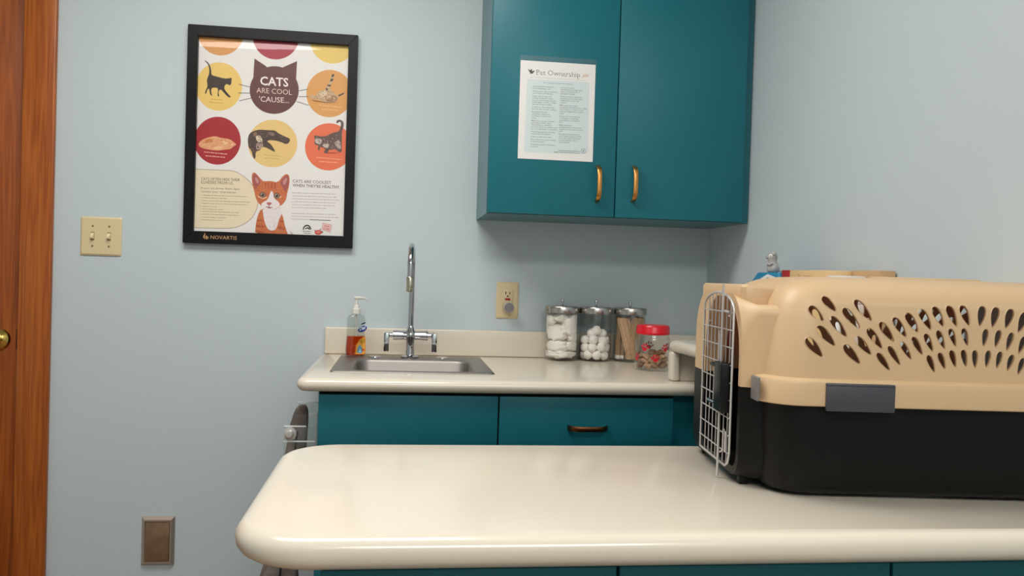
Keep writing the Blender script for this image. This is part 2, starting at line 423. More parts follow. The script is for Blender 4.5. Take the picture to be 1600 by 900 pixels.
# ceiling lights
for i, (p, sx, sy, pw) in enumerate(LAMPS):
    t = thing('ceiling_light', ['recessed fluorescent ceiling panel over the exam counter', 'recessed fluorescent ceiling panel at the rear of the room'][i], 'ceiling light', (p[0], p[1], ZC), 0, 'fluorescent ceiling panels')
    bm = NB()
    for s_ in (-1, 1):
        box(bm, -sx/2-0.025, s_*(sy/2+0.012)-0.012, -0.012, sx/2+0.025, s_*(sy/2+0.012)+0.012, 0.0)
        box(bm, s_*(sx/2+0.012)-0.012, -sy/2, -0.012, s_*(sx/2+0.012)+0.012, sy/2, 0.0)
    obj('lamp_frame', bm, WHITE, t, smooth=False)
    bm = NB(); box(bm, -sx/2, -sy/2, -0.006, sx/2, sy/2, -0.001); obj('lamp_diffuser', bm, LAMP, t, smooth=False)
    ld = bpy.data.lights.new('lamp_light', 'AREA'); ld.shape = 'RECTANGLE'; ld.size = sx; ld.size_y = sy; ld.energy = pw; ld.color = LIGHT_COL
    lo = bpy.data.objects.new('lamp_light', ld); COL.objects.link(lo); lo.parent = t; lo.location = (0, 0, -0.014)

# ================================================================== SINK BASE CABINET + WORKTOP
CZ = 0.879
CAB_X0, CAB_X1, CAB_Y = -0.190, 0.705, 2.11
t = thing('base_cabinet', 'teal laminate base cabinet under the sink worktop, with one drawer showing', 'cabinet', (0.25, 2.4, 0))
def child(name, bm, m_, par, root=None, **k):
    o = obj(name, bm, m_, par, **k)
    o.matrix_parent_inverse = par.matrix_basis.inverted() if par.parent is None else Matrix.Identity(4)
    return o
bm = NB()
box(bm, CAB_X0, CAB_Y, 0.10, 0.995, YB-0.002, 0.700)
box(bm, CAB_X0, CAB_Y, 0.700, CAB_X0+0.018, YB-0.002, CZ-0.0325)
box(bm, CAB_X0+0.018, CAB_Y, 0.700, 0.995, CAB_Y+0.018, CZ-0.0325); box(bm, CAB_X0+0.018, YB-0.02, 0.700, 0.995, YB-0.002, CZ-0.0325)
box(bm, CAB_X0+0.001, CAB_Y+0.05, 0, 0.995, YB-0.003, 0.0999, mi=0)
child('carcass', bm, TEALS, t, smooth=False)
bm = NB(); box(bm, CAB_X0+0.003, CAB_Y-0.0012, 0.12, 0.7005, CAB_Y-0.0002, CZ-0.033); child('shadow_gap', bm, GAPM, t, smooth=False)
def pull(par, c, L=0.1, vertical=True, m_=BRONZE, proj=0.028, name='handle'):
    bm = NB(); n = 16; rings = []
    for i in range(n+1):
        s_ = i/n*2-1; a = s_*L/2
        y = -(proj-0.004)*(1-abs(s_)**7) - 0.002 - 0.004*(1-s_*s_)
        w_ = 0.0064; th = 0.0022
        # direction for thickness
        sl = (proj-0.004)*7*abs(s_)**6*(1 if s_ > 0 else -1)/(L/2)
        nn = Vector((1, -sl)).normalized()  # (along y, along a) normal
        ring = []
        for du, dv in ((-1, -1), (1, -1), (1, 1), (-1, 1)):
            yy = y + dv*th*nn.x; aa = a + dv*th*nn.y
            ring.append((du*w_, min(yy, -0.0003), aa) if vertical else (aa, min(yy, -0.0003), du*w_))
        rings.append(ring)
    loft(bm, rings)
    bmesh.ops.bevel(bm, geom=[e for e in bm.edges], offset=0.0006, segments=1, affect='EDGES')
    o = obj(name, bm, m_, par, ang=50); return o
def front(par, name, x0, x1, z0, z1, y, handle=None, hm=BRONZE, th=0.018, m_=TEAL, vertical=True):
    bm = NB(); box(bm, x0, y, z0, x1, y+th, z1, 0.0012, 2)
    o = child(name, bm, m_, par)
    if handle:
        h = pull(o, None, vertical=vertical, m_=hm); h.location = (handle[0], y, handle[1])
    return o
YD = 2.090
front(t, 'false_front', -0.188, 0.2480, 0.705, 0.8385, YD)
front(t, 'drawer', 0.2520, 0.697, 0.705, 0.8385, YD, (0.4755, 0.7635), BRONZE_SHADED, vertical=False)
front(t, 'door', -0.188, 0.2480, 0.115, 0.701, YD, (0.20, 0.60), BRONZE_SHADED)
front(t, 'door', 0.2520, 0.697, 0.115, 0.701, YD, (0.30, 0.60), BRONZE_SHADED)
# worktop with a sink cut-out
wt = worktop('worktop', -0.241, 2.066, 0.9985, YB-0.001, CZ, 0.032, [0.03, 0.001, 0.001, 0.03], (1, 1, 0, 0))
bm = NB(); box(bm, -0.140, 2.225, CZ-0.06, 0.222, 2.600, CZ+0.02); cut = obj('cut', bm, CREAM)
wt = boolean(wt, cut, 'DIFFERENCE'); wt.data.shade_smooth(); wt.data.set_sharp_from_angle(angle=math.radians(40))
tag(wt, 'cream solid-surface worktop with rounded front edge that holds the sink', 'worktop')
bm = NB(); box(bm, -0.228, YB-0.0215, CZ+0.0005, 0.9985, YB-0.0015, 0.9625, 0.0045, 3)
tag(obj('backsplash', bm, CREAM), 'cream upstand strip along the wall behind sink and jars', 'backsplash')

# ------------------------------------------------------------------ sink
t = thing('sink', 'square stainless steel drop-in sink in the cream worktop', 'sink', (0.04, 2.41, CZ))
def ringz(x0, y0, x1, y1, r_, z): return [(a-0.04, b-2.41, z-CZ) for a, b in rr(x0, y0, x1, y1, r_, 8)]
z = CZ
X0, X1, Y0, Y1 = -0.174, 0.252, 2.205, 2.628
bm = NB()
loft(bm, [ringz(X0, Y0, X1, Y1, .012, z+.0005), ringz(X0+.002, Y0+.002, X1-.002, Y1-.002, .012, z+.003), ringz(X0+.006, Y0+.006, X1-.006, Y1-.006, .012, z+.0045),
          ringz(X0+.020, Y0+.012, X1-.020, Y1-.012, .016, z+.0035), ringz(-.128, 2.232, .212, 2.535, .040, z+.003), ringz(-.122, 2.238, .206, 2.529, .040, z+.0005),
          ringz(-.119, 2.241, .203, 2.526, .040, z-.006), ringz(-.112, 2.250, .196, 2.516, .042, z-.125), ringz(-.100, 2.262, .184, 2.504, .040, z-.145), ringz(-.070, 2.29, .155, 2.475, .035, z-.151),
          ringz(.030, 2.375, .052, 2.391, .007, z-.155)], cap0=False)
obj('basin', bm, STEEL, t, ang=60)
bm = NB(); lathe(bm, [(0, -.1535), (.040, -.1535), (.042, -.1505), (.036, -.1500), (.030, -.1525), (0, -.1525)], (0, -0.03, 0), 32, cap0=False, cap1=False); obj('drain', bm, CHROME, t)
for cx in (-0.071, 0.130):
    bm = NB(); lathe(bm, [(0.020, .0036), (0.0195, .0055), (0.013, .0072), (0, .0076)], (cx-0.04, 2.580-2.41, 0), 32, cap0=False, cap1=False); obj('hole_cover', bm, CHROME, t)

# ------------------------------------------------------------------ faucet
FX, FY = 0.034, 2.580; FZ = CZ+0.0045
t = thing('faucet', 'tall chrome gooseneck faucet with two flat lever handles behind the sink', 'faucet', (FX, FY, FZ))
bm = NB()
lathe(bm, [(0.0, 0), (.027, 0), (.027, .003), (.022, .006), (.0145, .008), (.0135, .012), (.0135, .022), (.0125, .026), (.0125, .050), (.018, .060), (.0175, .072), (.012, .082), (.0095, .090), (.0085, .094), (0, .094)], n=32, cap0=False, cap1=False)
tube(bm, [(-.052, 0, .066), (-.049, 0, .066), (-.020, 0, .066), (0, 0, .066), (.020, 0, .066), (.049, 0, .066), (.052, 0, .066)], [.0145, .0148, .0132, .0135, .0132, .0148, .0145], 24)
obj('body', bm, CHROME, t, ang=50)
bm = NB(); path = [(0, 0, .088), (0, 0, .16), (0, 0, .24), (0, 0, .270)]
RR_ = 0.064
for i in range(1, 17):
    a = PI*i/16*1.0; path.append((-0.06*RR_*(1-math.cos(a)), -RR_*(1-math.cos(a)), .270+RR_*math.sin(a)))
path.append((-0.0077, -2*RR_, .250)); path.append((-0.0077, -2*RR_, .232))
tube(bm, path, .0082, 20)
obj('spout', bm, CHROME, t, ang=60)
bm = NB(); lathe(bm, [(0, .2), (.0098, .2), (.0104, .203), (.0104, .213), (.0095, .214), (.0095, .216), (.0104, .217), (.0104, .240), (.0090, .243), (0, .243)], (-0.0077, -2*RR_, 0), 24, cap0=False, cap1=False)
obj('aerator', bm, mat('worn_brass_chrome', (206, 198, 176), 0.2, 1.0), t)
for s_ in (-1, 1):
    bm = NB(); tube(bm, [(s_*.052, 0, .066), (s_*.062, 0, .066)], .0075, 16)
    sphere(bm, (s_*.069, 0, .066), .0085, 16, 10)
    box(bm, s_*.0715-.0078, -.014, .017, s_*.0715+.0078, -.0075, .073, 0.0018)
    obj('lever', bm, CHROME, t)

# ------------------------------------------------------------------ soap bottle
SX, SY, SZ = -0.129, 2.592, CZ+0.0042
t = thing('soap_dispenser', 'half-full clear pump bottle of orange liquid soap on the sink rim', 'soap bottle', (SX, SY, SZ), math.radians(18))
def bottle_rings(prof): return [[(x, y, z_) for x, y in rr(-hx, -hy, hx, hy, min(hx, hy)*0.8, 6)] for hx, hy, z_ in prof]
prof = [(.026, .017, 0), (.0295, .019, .004), (.030, .0195, .02), (.0275, .018, .06), (.0265, .0175, .095), (.0265, .017, .112), (.0235, .0155, .121), (.014, .012, .126), (.0105, .0105, .129)]
bm = NB(); loft(bm, bottle_rings(prof), cap1=False); obj('bottle', bm, BOTTLE, t, ang=60)
bm = NB(); loft(bm, bottle_rings([(.0245, .0155, .002), (.028, .0175, .005), (.0285, .018, .02), (.0262, .0167, .060)])); obj('liquid', bm, SOAP, t, ang=60)
bm = NB(); lathe(bm, [(0, .127), (.0125, .127), (.0125, .141), (.009, .144), (.0075, .152), (.004, .154), (.0038, .170), (0, .170)], n=24, cap0=False, cap1=False)
tube(bm, [(-.008, 0, .174), (.004, 0, .1745), (.020, 0, .174), (.030, 0, .170)], [.0045, .0052, .0036, .0028], 12); obj('pump', bm, PUMP, t)
bm = NB(); tube(bm, [(0, 0, .127), (.002, 0, .06), (.004, 0, .008)], .0022, 8); obj('dip_tube', bm, PUMP, t)
LBW, LBH = 0.038, 0.104
lb = Print(LBW, LBH, [(0, 104), (38, 104), (38, 0), (0, 0)], 0.0001)
lb.h = lambda x, y: (x/1000, y/1000)
def upoly(p, col, l): lb.uvpoly([(x/1000, y/1000) for x, y in p], col, l)
upoly([(2, 3), (32, 2), (35, 10), (34, 50), (30, 56), (16, 47), (5, 30)], (232, 142, 44), 1)
upoly([(5, 5), (30, 4), (33, 10), (32, 46), (28, 51), (17, 44), (8, 28)], (236, 168, 66), 2)
upoly([(16, 44), (27, 51), (33, 47), (33, 38), (24, 34), (17, 38)], (196, 140, 40), 3)
upoly([(10, 8), (22, 5), (26, 12), (24, 20), (17, 32), (11, 20)], (92, 160, 204), 4)
upoly([(14, 10), (20, 8), (22, 14), (17, 22)], (176, 212, 232), 5)
upoly([(22, 14), (30, 12), (32, 18), (25, 20)], (206, 88, 30), 5)
upoly([(10+14*1+12*math.cos(a)*1.15, 78+9*math.sin(a)+3.5*math.cos(a)) for a in [2*PI*i/28 for i in range(28)]], (34, 56, 142), 3)
upoly([(16, 91), (24, 96), (33, 99), (34, 96), (26, 92)], (30, 40, 88), 3)
lb.h = lambda x, y: (x/1000, (104-y)/1000)
lb.text('Dial', (15, 31), (33.5, 25), 9.5, (245, 245, 250), 4, 0.02, 0.15)
o = lb.done('label', INK, t, loc=(-0.009, -0.0192, 0.004)); o.rotation_euler = (math.radians(-1.6), 0, 0)

# ================================================================== GLASS JARS
def canister(x, y, label):
    t = thing('glass_jar', label, 'jar', (x, y, CZ+0.0004), 0, 'glass supply jars by the wall')
    bm = NB(); lathe(bm, [(0.0, .0), (.046, .0), (.050, .003), (.0515, .007), (.0515, .146), (.050, .151), (.049, .151), (.0492, .146), (.0492, .008), (.046, .006), (0, .006)], n=48, cap0=False, cap1=False); obj('glass', bm, GLASS, t, ang=60)
    bm = NB(); lathe(bm, [(.0515, .1480), (.0530, .1485), (.0533, .152), (.0533, .166), (.0515, .1690), (.030, .1705), (0, .171)], n=48, cap0=False, cap1=False); l = obj('lid', bm, STEELL, t, ang=40)
    bm = NB(); lathe(bm, [(0.0055, .1708), (.0035, .173), (.003, .180), (.0048, .184), (.0052, .1875), (.0035, .191), (0, .192)], n=20, cap0=False, cap1=False); obj('knob', bm, CHROME, l)
    return t
JY = 2.622
JX = (0.504, 0.612, 0.7225)
canister(JX[0], JY, 'steel-lidded glass jar packed with big cotton wads, left of three')
canister(JX[1], JY+0.001, 'steel-lidded glass jar half full of cotton balls, middle of three')
canister(JX[2], JY+0.002, 'steel-lidded glass jar of wooden sticks, right of three')
from mathutils import noise
def lump(bm, c, s, seed, amp=0.16, sub=3, freq=2.2):
    r = bmesh.ops.create_icosphere(bm, subdivisions=sub, radius=1)
    for v in r['verts']:
        p = v.co.copy(); k = 1 + amp*noise.noise(p*freq+Vector((seed*3.1, seed, 0))) + amp*.4*noise.noise(p*freq*2.6+Vector((seed, 0, seed*2)))
        v.co = Vector((p.x*s[0]*k+c[0], p.y*s[1]*k+c[1], p.z*s[2]*k+c[2]))
JZ = CZ+0.0068
# rolled cotton wads
wads = [(-.004, -.004, .014, .047, .046, .015), (-.013, -.014, .040, .036, .036, .020), (.026, -.012, .040, .026, .036, .016), (.006, .020, .050, .040, .028, .026),
        (.031, -.010, .066, .021, .034, .015), (-.016, -.016, .080, .033, .034, .026), (.0235, -.014, .104, .026, .034, .038), (-.004, .022, .098, .044, .026, .036), (-.006, -.010, .128, .027, .032, .016), (-.034, .000, .118, .016, .026, .020)]
for i, (x, y, z_, a, b, c) in enumerate(wads):
    bm = NB(); lump(bm, (0, 0, 0), (a, b, c), i+1, 0.26, 4, 2.6)
    for v in bm.verts:
        q = Vector((v.co.x+x, v.co.y+y)); 
        if q.length > .0482: q = q*(.0482/q.length); v.co.x, v.co.y = q.x-x, q.y-y
        if v.co.z+z_ < .0: v.co.z = -z_
    tag(obj('cotton_wad', bm, COTTON, ang=180, loc=(JX[0]+x, JY+y, JZ+z_)), 'white rolled cotton wad packed inside the leftmost glass jar', 'cotton wad', 'cotton wads in the left jar')
# cotton balls
bm = NB(); lump(bm, (0, 0, 0), (.0148, .0148, .0148), 5, 0.16, 3, 2.4)
ball = tag(obj('cotton_ball', bm, COTTON, ang=180), 'white cotton ball piled inside the middle glass jar', 'cotton ball', 'cotton balls in the middle jar')
spots = []
for (n, r_, z_, ph) in ((7, .0315, .0135, .2), (1, 0.004, .0135, 0), (7, .0325, .0365, .65), (1, .0, .0385, 0), (6, .0320, .058, .1), (1, .003, .062, 0), (3, .022, .0800, -2.3)):
    for k in range(n):
        a = ph+2*PI*k/max(n, 1); spots.append((r_*math.cos(a), r_*math.sin(a), z_+random.uniform(-.0015, .002)))
spots.append((0.0, -.018, .0900))
for i, (x, y, z_) in enumerate(spots):
    o = ball if i == 0 else dup(ball, (0, 0, 0)); o.location = (JX[1]+x, JY+.001+y, JZ+z_); o.rotation_euler = (random.random()*6, random.random()*6, random.random()*6)
# wooden sticks and swabs
def stick_bm(L=.136, wd=.0082, th=.0008):
    bm = NB(); pts = []
    for (cx, sg) in ((L-wd, 1), (wd, -1)):
        for i in range(9):
            a = (-PI/2+PI*i/8) if sg > 0 else (PI/2+PI*i/8); pts.append((wd*math.sin(a)*1.0 if sg > 0 else wd*math.sin(a), cx+wd*math.cos(a)))
    loft(bm, [[(x, -th, y) for x, y in pts], [(x, th, y) for x, y in pts]]); return bm
stick = tag(obj('tongue_depressor', stick_bm(), WOOD, ang=30), 'flat wooden tongue depressor leaning inside the right glass jar', 'tongue depressor', 'tongue depressors in the right jar')
leans = [(-.004, -.030, 0, -.040, -.026), (.004, -.031, 1, -.034, -.0335), (.012, -.030, 2, -.026, -.038), (.018, -.024, 3, -.014, -.035), (.024, -.018, 0, -.020, -.036), (.010, -.010, 1, -.040, -.014), (-.012, -.024, 2, .008, -.040),
         (-.002, -.012, 3, .022, -.036), (.006, 0, 0, .033, -.026), (.012, .012, 1, .040, -.012), (.02, .004, 2, .042, .004), (-.018, .02, 2, -.03, .03), (.0, .026, 1, .01, .042), (.022, .024, 0, .032, .028), (-.008, .008, 3, .0, -.044)]
for i, (x0, y0, k, x1, y1) in enumerate(leans):
    o = stick if i == 0 else dup(stick, (0, 0, 0))
    a = Vector((x0, y0, .004)); L = .136; dx, dy = x1-x0, y1-y0; dz = math.sqrt(max(L*L-dx*dx-dy*dy, .001)); zt = min(dz, .130)
    dirv = Vector((dx, dy, zt)).normalized()
    yv = Vector((0.45*(k-1.5), -1, 0)).normalized(); xv = yv.cross(dirv).normalized(); yv = dirv.cross(xv)
    mm = Matrix((xv, yv, dirv)).transposed().to_4x4(); mm.translation = Vector((JX[2]+a.x, JY+.002+a.y, JZ+.001))
    o.matrix_world = mm
bm = NB(); tube(bm, [(0, 0, .004), (0, 0, .132)], .0011, 8)
swab = tag(obj('cotton_swab', bm, WOOD), 'thin wooden cotton-tipped swab standing in the right glass jar', 'cotton swab', 'cotton swabs in the right jar')
bm = NB(); sphere(bm, (0, 0, .007), .0026, 10, 8, (1, 1, 2.6)); obj('cotton_tip', bm, COTTON, swab)
for i in range(16):
    a = 2.55+i*0.135 if i < 9 else 2.7+(i-9)*.2; r_ = .0425 if i < 9 else .034
    o = swab if i == 0 else dup(swab, (0, 0, 0)); o.location = (JX[2]+r_*math.cos(a), JY+.002+r_*math.sin(a), JZ+.0004)
    o.rotation_euler = (random.uniform(-.03, .03), random.uniform(.0, .06), 0)

# ------------------------------------------------------------------ biscuit jar with red lid
RX, RY = 0.7255, 2.380
t = thing('treat_jar', 'clear jar with red screw lid and red paw prints holding pet biscuits', 'jar', (RX, RY, CZ+.0004))
bm = NB(); lathe(bm, [(0, 0), (.044, 0), (.0485, .003), (.0500, .008), (.0500, .086), (.048, .094), (.0445, .100), (.0445, .116), (.0432, .116), (.0432, .101), (.0467, .093), (.0485, .085), (.0485, .009), (.044, .004), (0, .004)], n=48, cap0=False, cap1=False)
obj('jar_body', bm, GLASS, t, ang=60)
bm = NB(); pr = []
n = 72; rings = []
for r_, z_ in ((.0455, .103), (.0478, .104), (.0483, .107), (.0483, .110), (.0470, .1115), (.0470, .124), (.0440, .1295), (.040, .1305), (.030, .1300), (.001, .1300)):
    rings.append([((r_ + (.0006 if (i % 2 and .110 < z_ < .126) else 0))*math.cos(2*PI*i/n), (r_ + (.0006 if (i % 2 and .110 < z_ < .126) else 0))*math.sin(2*PI*i/n), z_) for i in range(n)])
loft(bm, rings, cap0=False); obj('lid', bm, REDP, t, ang=40)
def paw(ac, zc, s, tilt):
    bm = NB()
    def put(cx, cy, rx, ry, rot=0):
        vs = []
        for i in range(18):
            a = 2*PI*i/18; x = rx*math.cos(a); y = ry*math.sin(a); x, y = x*math.cos(rot)-y*math.sin(rot)+cx, x*math.sin(rot)+y*math.cos(rot)+cy
            x, y = x*math.cos(tilt)-y*math.sin(tilt), x*math.sin(tilt)+y*math.cos(tilt)
            th = ac+x*s/.0502; vs.append(bm.verts.new((.0503*math.cos(th), .0503*math.sin(th), zc+y*s)))
        c = bm.verts.new((.0503*math.cos(ac+((cx*math.cos(tilt)-cy*math.sin(tilt))*s/.0502)), .0503*math.sin(ac+((cx*math.cos(tilt)-cy*math.sin(tilt))*s/.0502)), zc+(cx*math.sin(tilt)+cy*math.cos(tilt))*s))
        for i in range(18): bm.faces.new((vs[i], vs[(i+1) % 18], c))
    put(0, -1.8, 3.5, 2.8); put(-4.6, 1.2, 1.3, 1.9, .5); put(-1.8, 3.9, 1.3, 2.0, .15); put(1.8, 3.9, 1.3, 2.0, -.15); put(4.7, 1.2, 1.3, 1.9, -.5)
    obj('paw_print', bm, REDI, t, smooth=False)
for k in range(5):
    paw(-PI/2-.74+k*1.256+.0, .0665, .00205, .2 if k % 2 else -.15)
    paw(-PI/2-.10+k*1.256, .037, .00205, -.12 if k % 2 else .15)
bm = NB()
def chunk(bm):
    box(bm, -.011, -.0065, -.005, .011, .0065, .005, .003, 2)
    for v in bm.verts:
        if abs(v.co.x) > .006: v.co.y *= 1.28
chunk(bm)
bis = tag(obj('pet_biscuit', bm, BISC), 'brown bone-shaped pet biscuit piled inside the red-lidded jar', 'biscuit', 'biscuits in the red-lidded jar')
bi = 0
for (n_, r_, z_) in ((9, .035, .011), (4, .015, .010), (9, .034, .023), (4, .014, .022), (7, .033, .034), (3, .014, .033), (3, .028, .046)):
    for k in range(n_):
        a = 2*PI*k/n_+random.uniform(-.2, .2)+z_*40
        if z_ > .04: a = .2+k*.75-.4
        o = bis if bi == 0 else dup(bis, (0, 0, 0)); bi += 1
        o.location = (RX+r_*math.cos(a), RY+r_*math.sin(a), CZ+.0045+z_); o.rotation_euler = (random.uniform(-.6, .6), random.uniform(-.7, .7), a+PI/2+random.uniform(-.5, .5))

# ================================================================== RAISED SIDE COUNTER (right)
t = thing('raised_counter', 'cream raised side counter along the right wall behind the pet carrier', 'counter', (0.85, 1.8, 0))
bm = NB(); r = .0155; rings = []
for i in range(9):
    a = -PI/2+PI*i/8; ins = r*(1-math.cos(a))
    rings.append(rr(.696+ins, 1.56+ins, .998, 2.153-ins, [.022, .001, .001, .022], 8, .985-r+r*math.sin(a)))
loft(bm, rings); child('counter_top', bm, CREAM, t)
bm = NB(); box(bm, .697, 2.114, CZ+.0005, .722, 2.148, .9565, .008, 4); child('corner_post', bm, CREAM, t)
bm = NB(); box(bm, .760, 1.60, .0, .785, 2.040, .9535, .002); child('support_panel', bm, TEALS, t)
bm = NB(); box(bm, .7225, 2.123, CZ+.0005, .998, 2.137, .9535, .002); child('front_panel', bm, CREAM, t)

# ------------------------------------------------------------------ things on the raised counter
SZ2 = .9855
t = thing('glove_box', 'blue cardboard box with white swoosh under the mouse figurine', 'box', (.925, 2.005, SZ2))
bm = NB(); loft(bm, [[(x, y, z_) for x, y in rr(-.03, -a, .03, b, .003, 3)] for a, b, z_ in ((.070, .085, 0), (.070, .085, .160), (.068, .055, .1785), (.066, .045, .181))])
obj('carton', bm, BLUE, t)
bm = NB(); pts = [(-.0305, -.074+.02*0, .150), (-.0305, -.05, .166), (-.0305, -.01, .173), (-.0305, .03, .162), (-.0305, .06, .140)]
tube(bm, pts, [.002, .004, .004, .004, .002], 8)
for v in bm.verts: v.co.x = -.0302 - .0006*(1 if v.co.x < -.0305 else 0)
obj('white_stripe', bm, WHITE, t)
t = thing('mouse_figurine', 'small grey mouse figurine with round white eyes standing on a blue box', 'figurine', (.912, 2.004, SZ2+.1812), math.radians(-15))
bm = NB(); rings = []
for (r_, z_, dx) in ((.004, .0, 0), (.0125, .0005, 0), (.0158, .006, 0), (.0152, .013, 0), (.0125, .020, -.001), (.0105, .0255, -.002), (.0108, .030, -.003), (.0122, .036, -.003), (.0122, .042, -.003), (.009, .0475, -.003), (.004, .0497, -.003), (.0008, .050, -.003)):
    rings.append([(dx+r_*math.cos(2*PI*i/24), r_*.9*math.sin(2*PI*i/24), z_) for i in range(24)])
loft(bm, rings); sphere(bm, (-.0135, 0, .037), .005, 12, 8, (1.4, 1, .8))
obj('body', bm, CERAM, t, ang=80)
for s_ in (-1, 1):
    bm = NB(); sphere(bm, (-.001, s_*.0105, .046), .0055, 14, 8, (1, .5, 1)); obj('ear', bm, CERAM, t)
    bm = NB(); tube(bm, [(-.004, s_*.012, .023), (-.011, s_*.0125, .019), (-.0155, s_*.005, .020)], [.0028, .0026, .003], 8); obj('arm', bm, CERAM, t)
    e = None; bm = NB(); sphere(bm, (-.0080, -.0078 if s_ < 0 else .006, .0400), .0052, 14, 8); e = obj('eye', bm, WHITE, t)
    bm = NB(); sphere(bm, (-.0100, -.0122 if s_ < 0 else .0095, .0405), .0015, 8, 6); obj('pupil', bm, DARK, e)
bm = NB(); tube(bm, [(.012, 0, .004), (.020, .004, .003), (.024, .012, .004)], [.002, .0016, .001], 6); obj('tail', bm, CERAM, t)
t = thing('carton', 'cream cardboard carton with a dark red end on the raised counter', 'carton', (.935, 1.826, SZ2))
bm = NB(); box(bm, -.035, -.104, 0, .035, .062, .186, .0015, mi=0); obj('carton_body', bm, YELC, t)
bm = NB(); box(bm, -.0352, .0625, 0, .0352, .105, .1865, .0015); obj('red_end', bm, REDC, t)
cp = Print(.16, .03, [(0, 0), (160, 0), (160, 30), (0, 30)]); cp.words((96, 13), (64, 13), 4, (196, 160, 110), 1, 3); cp.ell(40, 12, 5, 5, (206, 170, 116), 1)
o = cp.done('printing', INK, t, loc=(-.0352, .055, .155)); o.rotation_euler = (0, 0, -PI/2)
bm = NB()
for k in range(9): box(bm, -.028+.0005*(k % 3), -.028, .0195*k, .028, .028+.0008*(k % 2), .0195*k+.0188, .0006)
tag(obj('card_stack', bm, WHITE, loc=(.930, 1.688, SZ2)), 'stack of white card packets between cream and tan cartons', 'card stack')
bm = NB(); box(bm, -.018, -.042, 0, .018, .060, .187, .0015)
t_ = obj('carton', bm, TANC, loc=(.978, 1.656, SZ2)); tag(t_, 'narrow tan carton against the right wall behind white card stack', 'carton')

# ================================================================== UPPER CABINET
t = thing('wall_cabinet', 'teal laminate wall cabinet with two doors and bronze pulls', 'cabinet', (0.62, 2.53, 1.31))
bm = NB(); box(bm, .232, 2.3785, 1.312, .998, YB-.001, 2.12); child('carcass', bm, TEALS, t, smooth=False)
bm = NB(); box(bm, .236, 2.3772, 1.318, .972, 2.3783, 2.118); child('shadow_gap', bm, GAPM, t, smooth=False)
front(t, 'door', .2335, .5935, 1.3135, 2.118, 2.3595, (.5425, 1.4055))
front(t, 'door', .5965, .9735, 1.3135, 2.118, 2.3595, (.6465, 1.4095))
# notice on the left door
PX0, PX1, PZ0, PZ1 = .3135, .5270, 1.4665, 1.7395
t = thing('notice_sheet', 'white pet ownership notice in a clear sleeve on the left cabinet door', 'notice', (PX0, 2.3592, PZ0))
W_, H_ = PX1-PX0, PZ1-PZ0
ns = Print(W_, H_, [(813, 94), (930, 100.5), (925, 253), (809.3, 246.8)], 0.0001)
ns.uvpoly([(0, 0), (W_, 0), (W_, H_), (0, H_)], (252, 244, 240), 1)
tA = (800, 90, 10); tB = (800, 165, 9.474)
pan = [tA and (800+x/10, 90+y/10) for x, y in ((232, 335), (700, 355), (1200, 385))] + [(800+x/9.474, 165+y/9.474) for x, y in ((1115, 690), (1080, 715), (210, 690), (180, 660))]
ns.poly(pan, (226, 234, 233), 2)
ns.text('Pet Ownership', (837.5, 116.4), (905.2, 120.2), 7.8, (88, 74, 74), 3, -0.012)
for (x_, y_, w_) in ((839, 116.6, 3), (846, 117, 1.6), (860, 117.2, 0), (877.5, 118.6, 3), (883, 118.9, 3), (890, 119.2, 3), (896.5, 119.8, 2.4), (903, 122.6, 2.6)):
    if w_: ns.line([(x_-w_/2, y_), (x_+w_/2, y_+.1)], .5, (88, 74, 74), 3)
ns.poly([(240, 175), (262, 190), (275, 205), (290, 178), (305, 190), (308, 215), (335, 203), (350, 212), (325, 235), (315, 252), (290, 250), (265, 258), (280, 240), (258, 215)], (52, 30, 34), 3, tA)
ns.text('plus', (908, 120.5), (919.5, 119), 5.4, (218, 166, 96), 3, 0.0, 0.5)
ns.line([(827, 120.3), (915, 125.5)], .35, (170, 176, 168), 3)
ns.text('As a Responsible Pet Owner:', (847.8, 130), (894.5, 132.4), 2.2, (120, 140, 138), 3)
Lc = ['Avoid impulsive decisions|when selecting a pet.', "Select a pet that's suited to|your home and lifestyle.", 'Keep only the type and|number of pets for which|you can provide appropriate|food, water, shelter, health|care and companionship.', 'Commit to the relationship|for the life of your pet(s).', 'Recognize that pet|ownership requires an|investment of time and|money.',
      'Make sure your pet receives|preventive health care|(vaccinations, parasite|control, etc.), as well as care|for any illnesses or injuries.', 'Provide appropriate exercise|and mental stimulation.', 'Clean up after your pet.', "Don't allow your pet to stray|or become feral.", 'Properly socialize and train|your pet.']
Rc = ["Limit your pet's|reproduction through spay/|neuter, containment, or|managed breeding.", 'Obey all local ordinances|including licensing, leash|requirements and noise|control.', 'Make sure your pet is|properly identified (i.e., tags,|microchips, or tattoos) and|keep its registration up-to-|date.', 'Prepare for an emergency|or disaster, including|assembling an evacuation|kit.', 'Make alternate|arrangements if you can no|longer provide care for your|pet.',
      "Recognize any decline in|your pet's quality of life|and make timely decisions|in consultation with a|veterinarian."]
def column(paras, xt, yt, xb, yb, wfull):
    n = sum(len(p.split('|')) for p in paras)+0.42*(len(paras)-1); k = 0.0
    for p in paras:
        for l in p.split('|'):
            f = k/(n-1); x = xt+(xb-xt)*f; y = yt+(yb-yt)*f; wd = wfull*len(l)/29
            ns.text(l, (x, y), (x+wd, y+wd*.045), 2.05, (112, 116, 118), 3, 0.004); k += 1
        k += .42
column(Lc, 831.9, 135.7, 828.8, 229.2, 38.5)
column(Rc, 875, 137.6, 872.3, 222.8, 38.5)
ns.words((872, 235), (905, 236.6), 1.2, (150, 150, 150), 3, 1); ns.words((865, 237.4), (905, 239.4), 1.2, (150, 150, 150), 3, 2)
ns.ell(910.5, 236, 3.8, 3.9, (140, 144, 146), 3, 24); ns.ell(910.5, 236, 3.1, 3.2, (226, 234, 233), 4, 24); ns.ell(910.5, 236, .9, 1.8, (130, 134, 136), 5, 10)
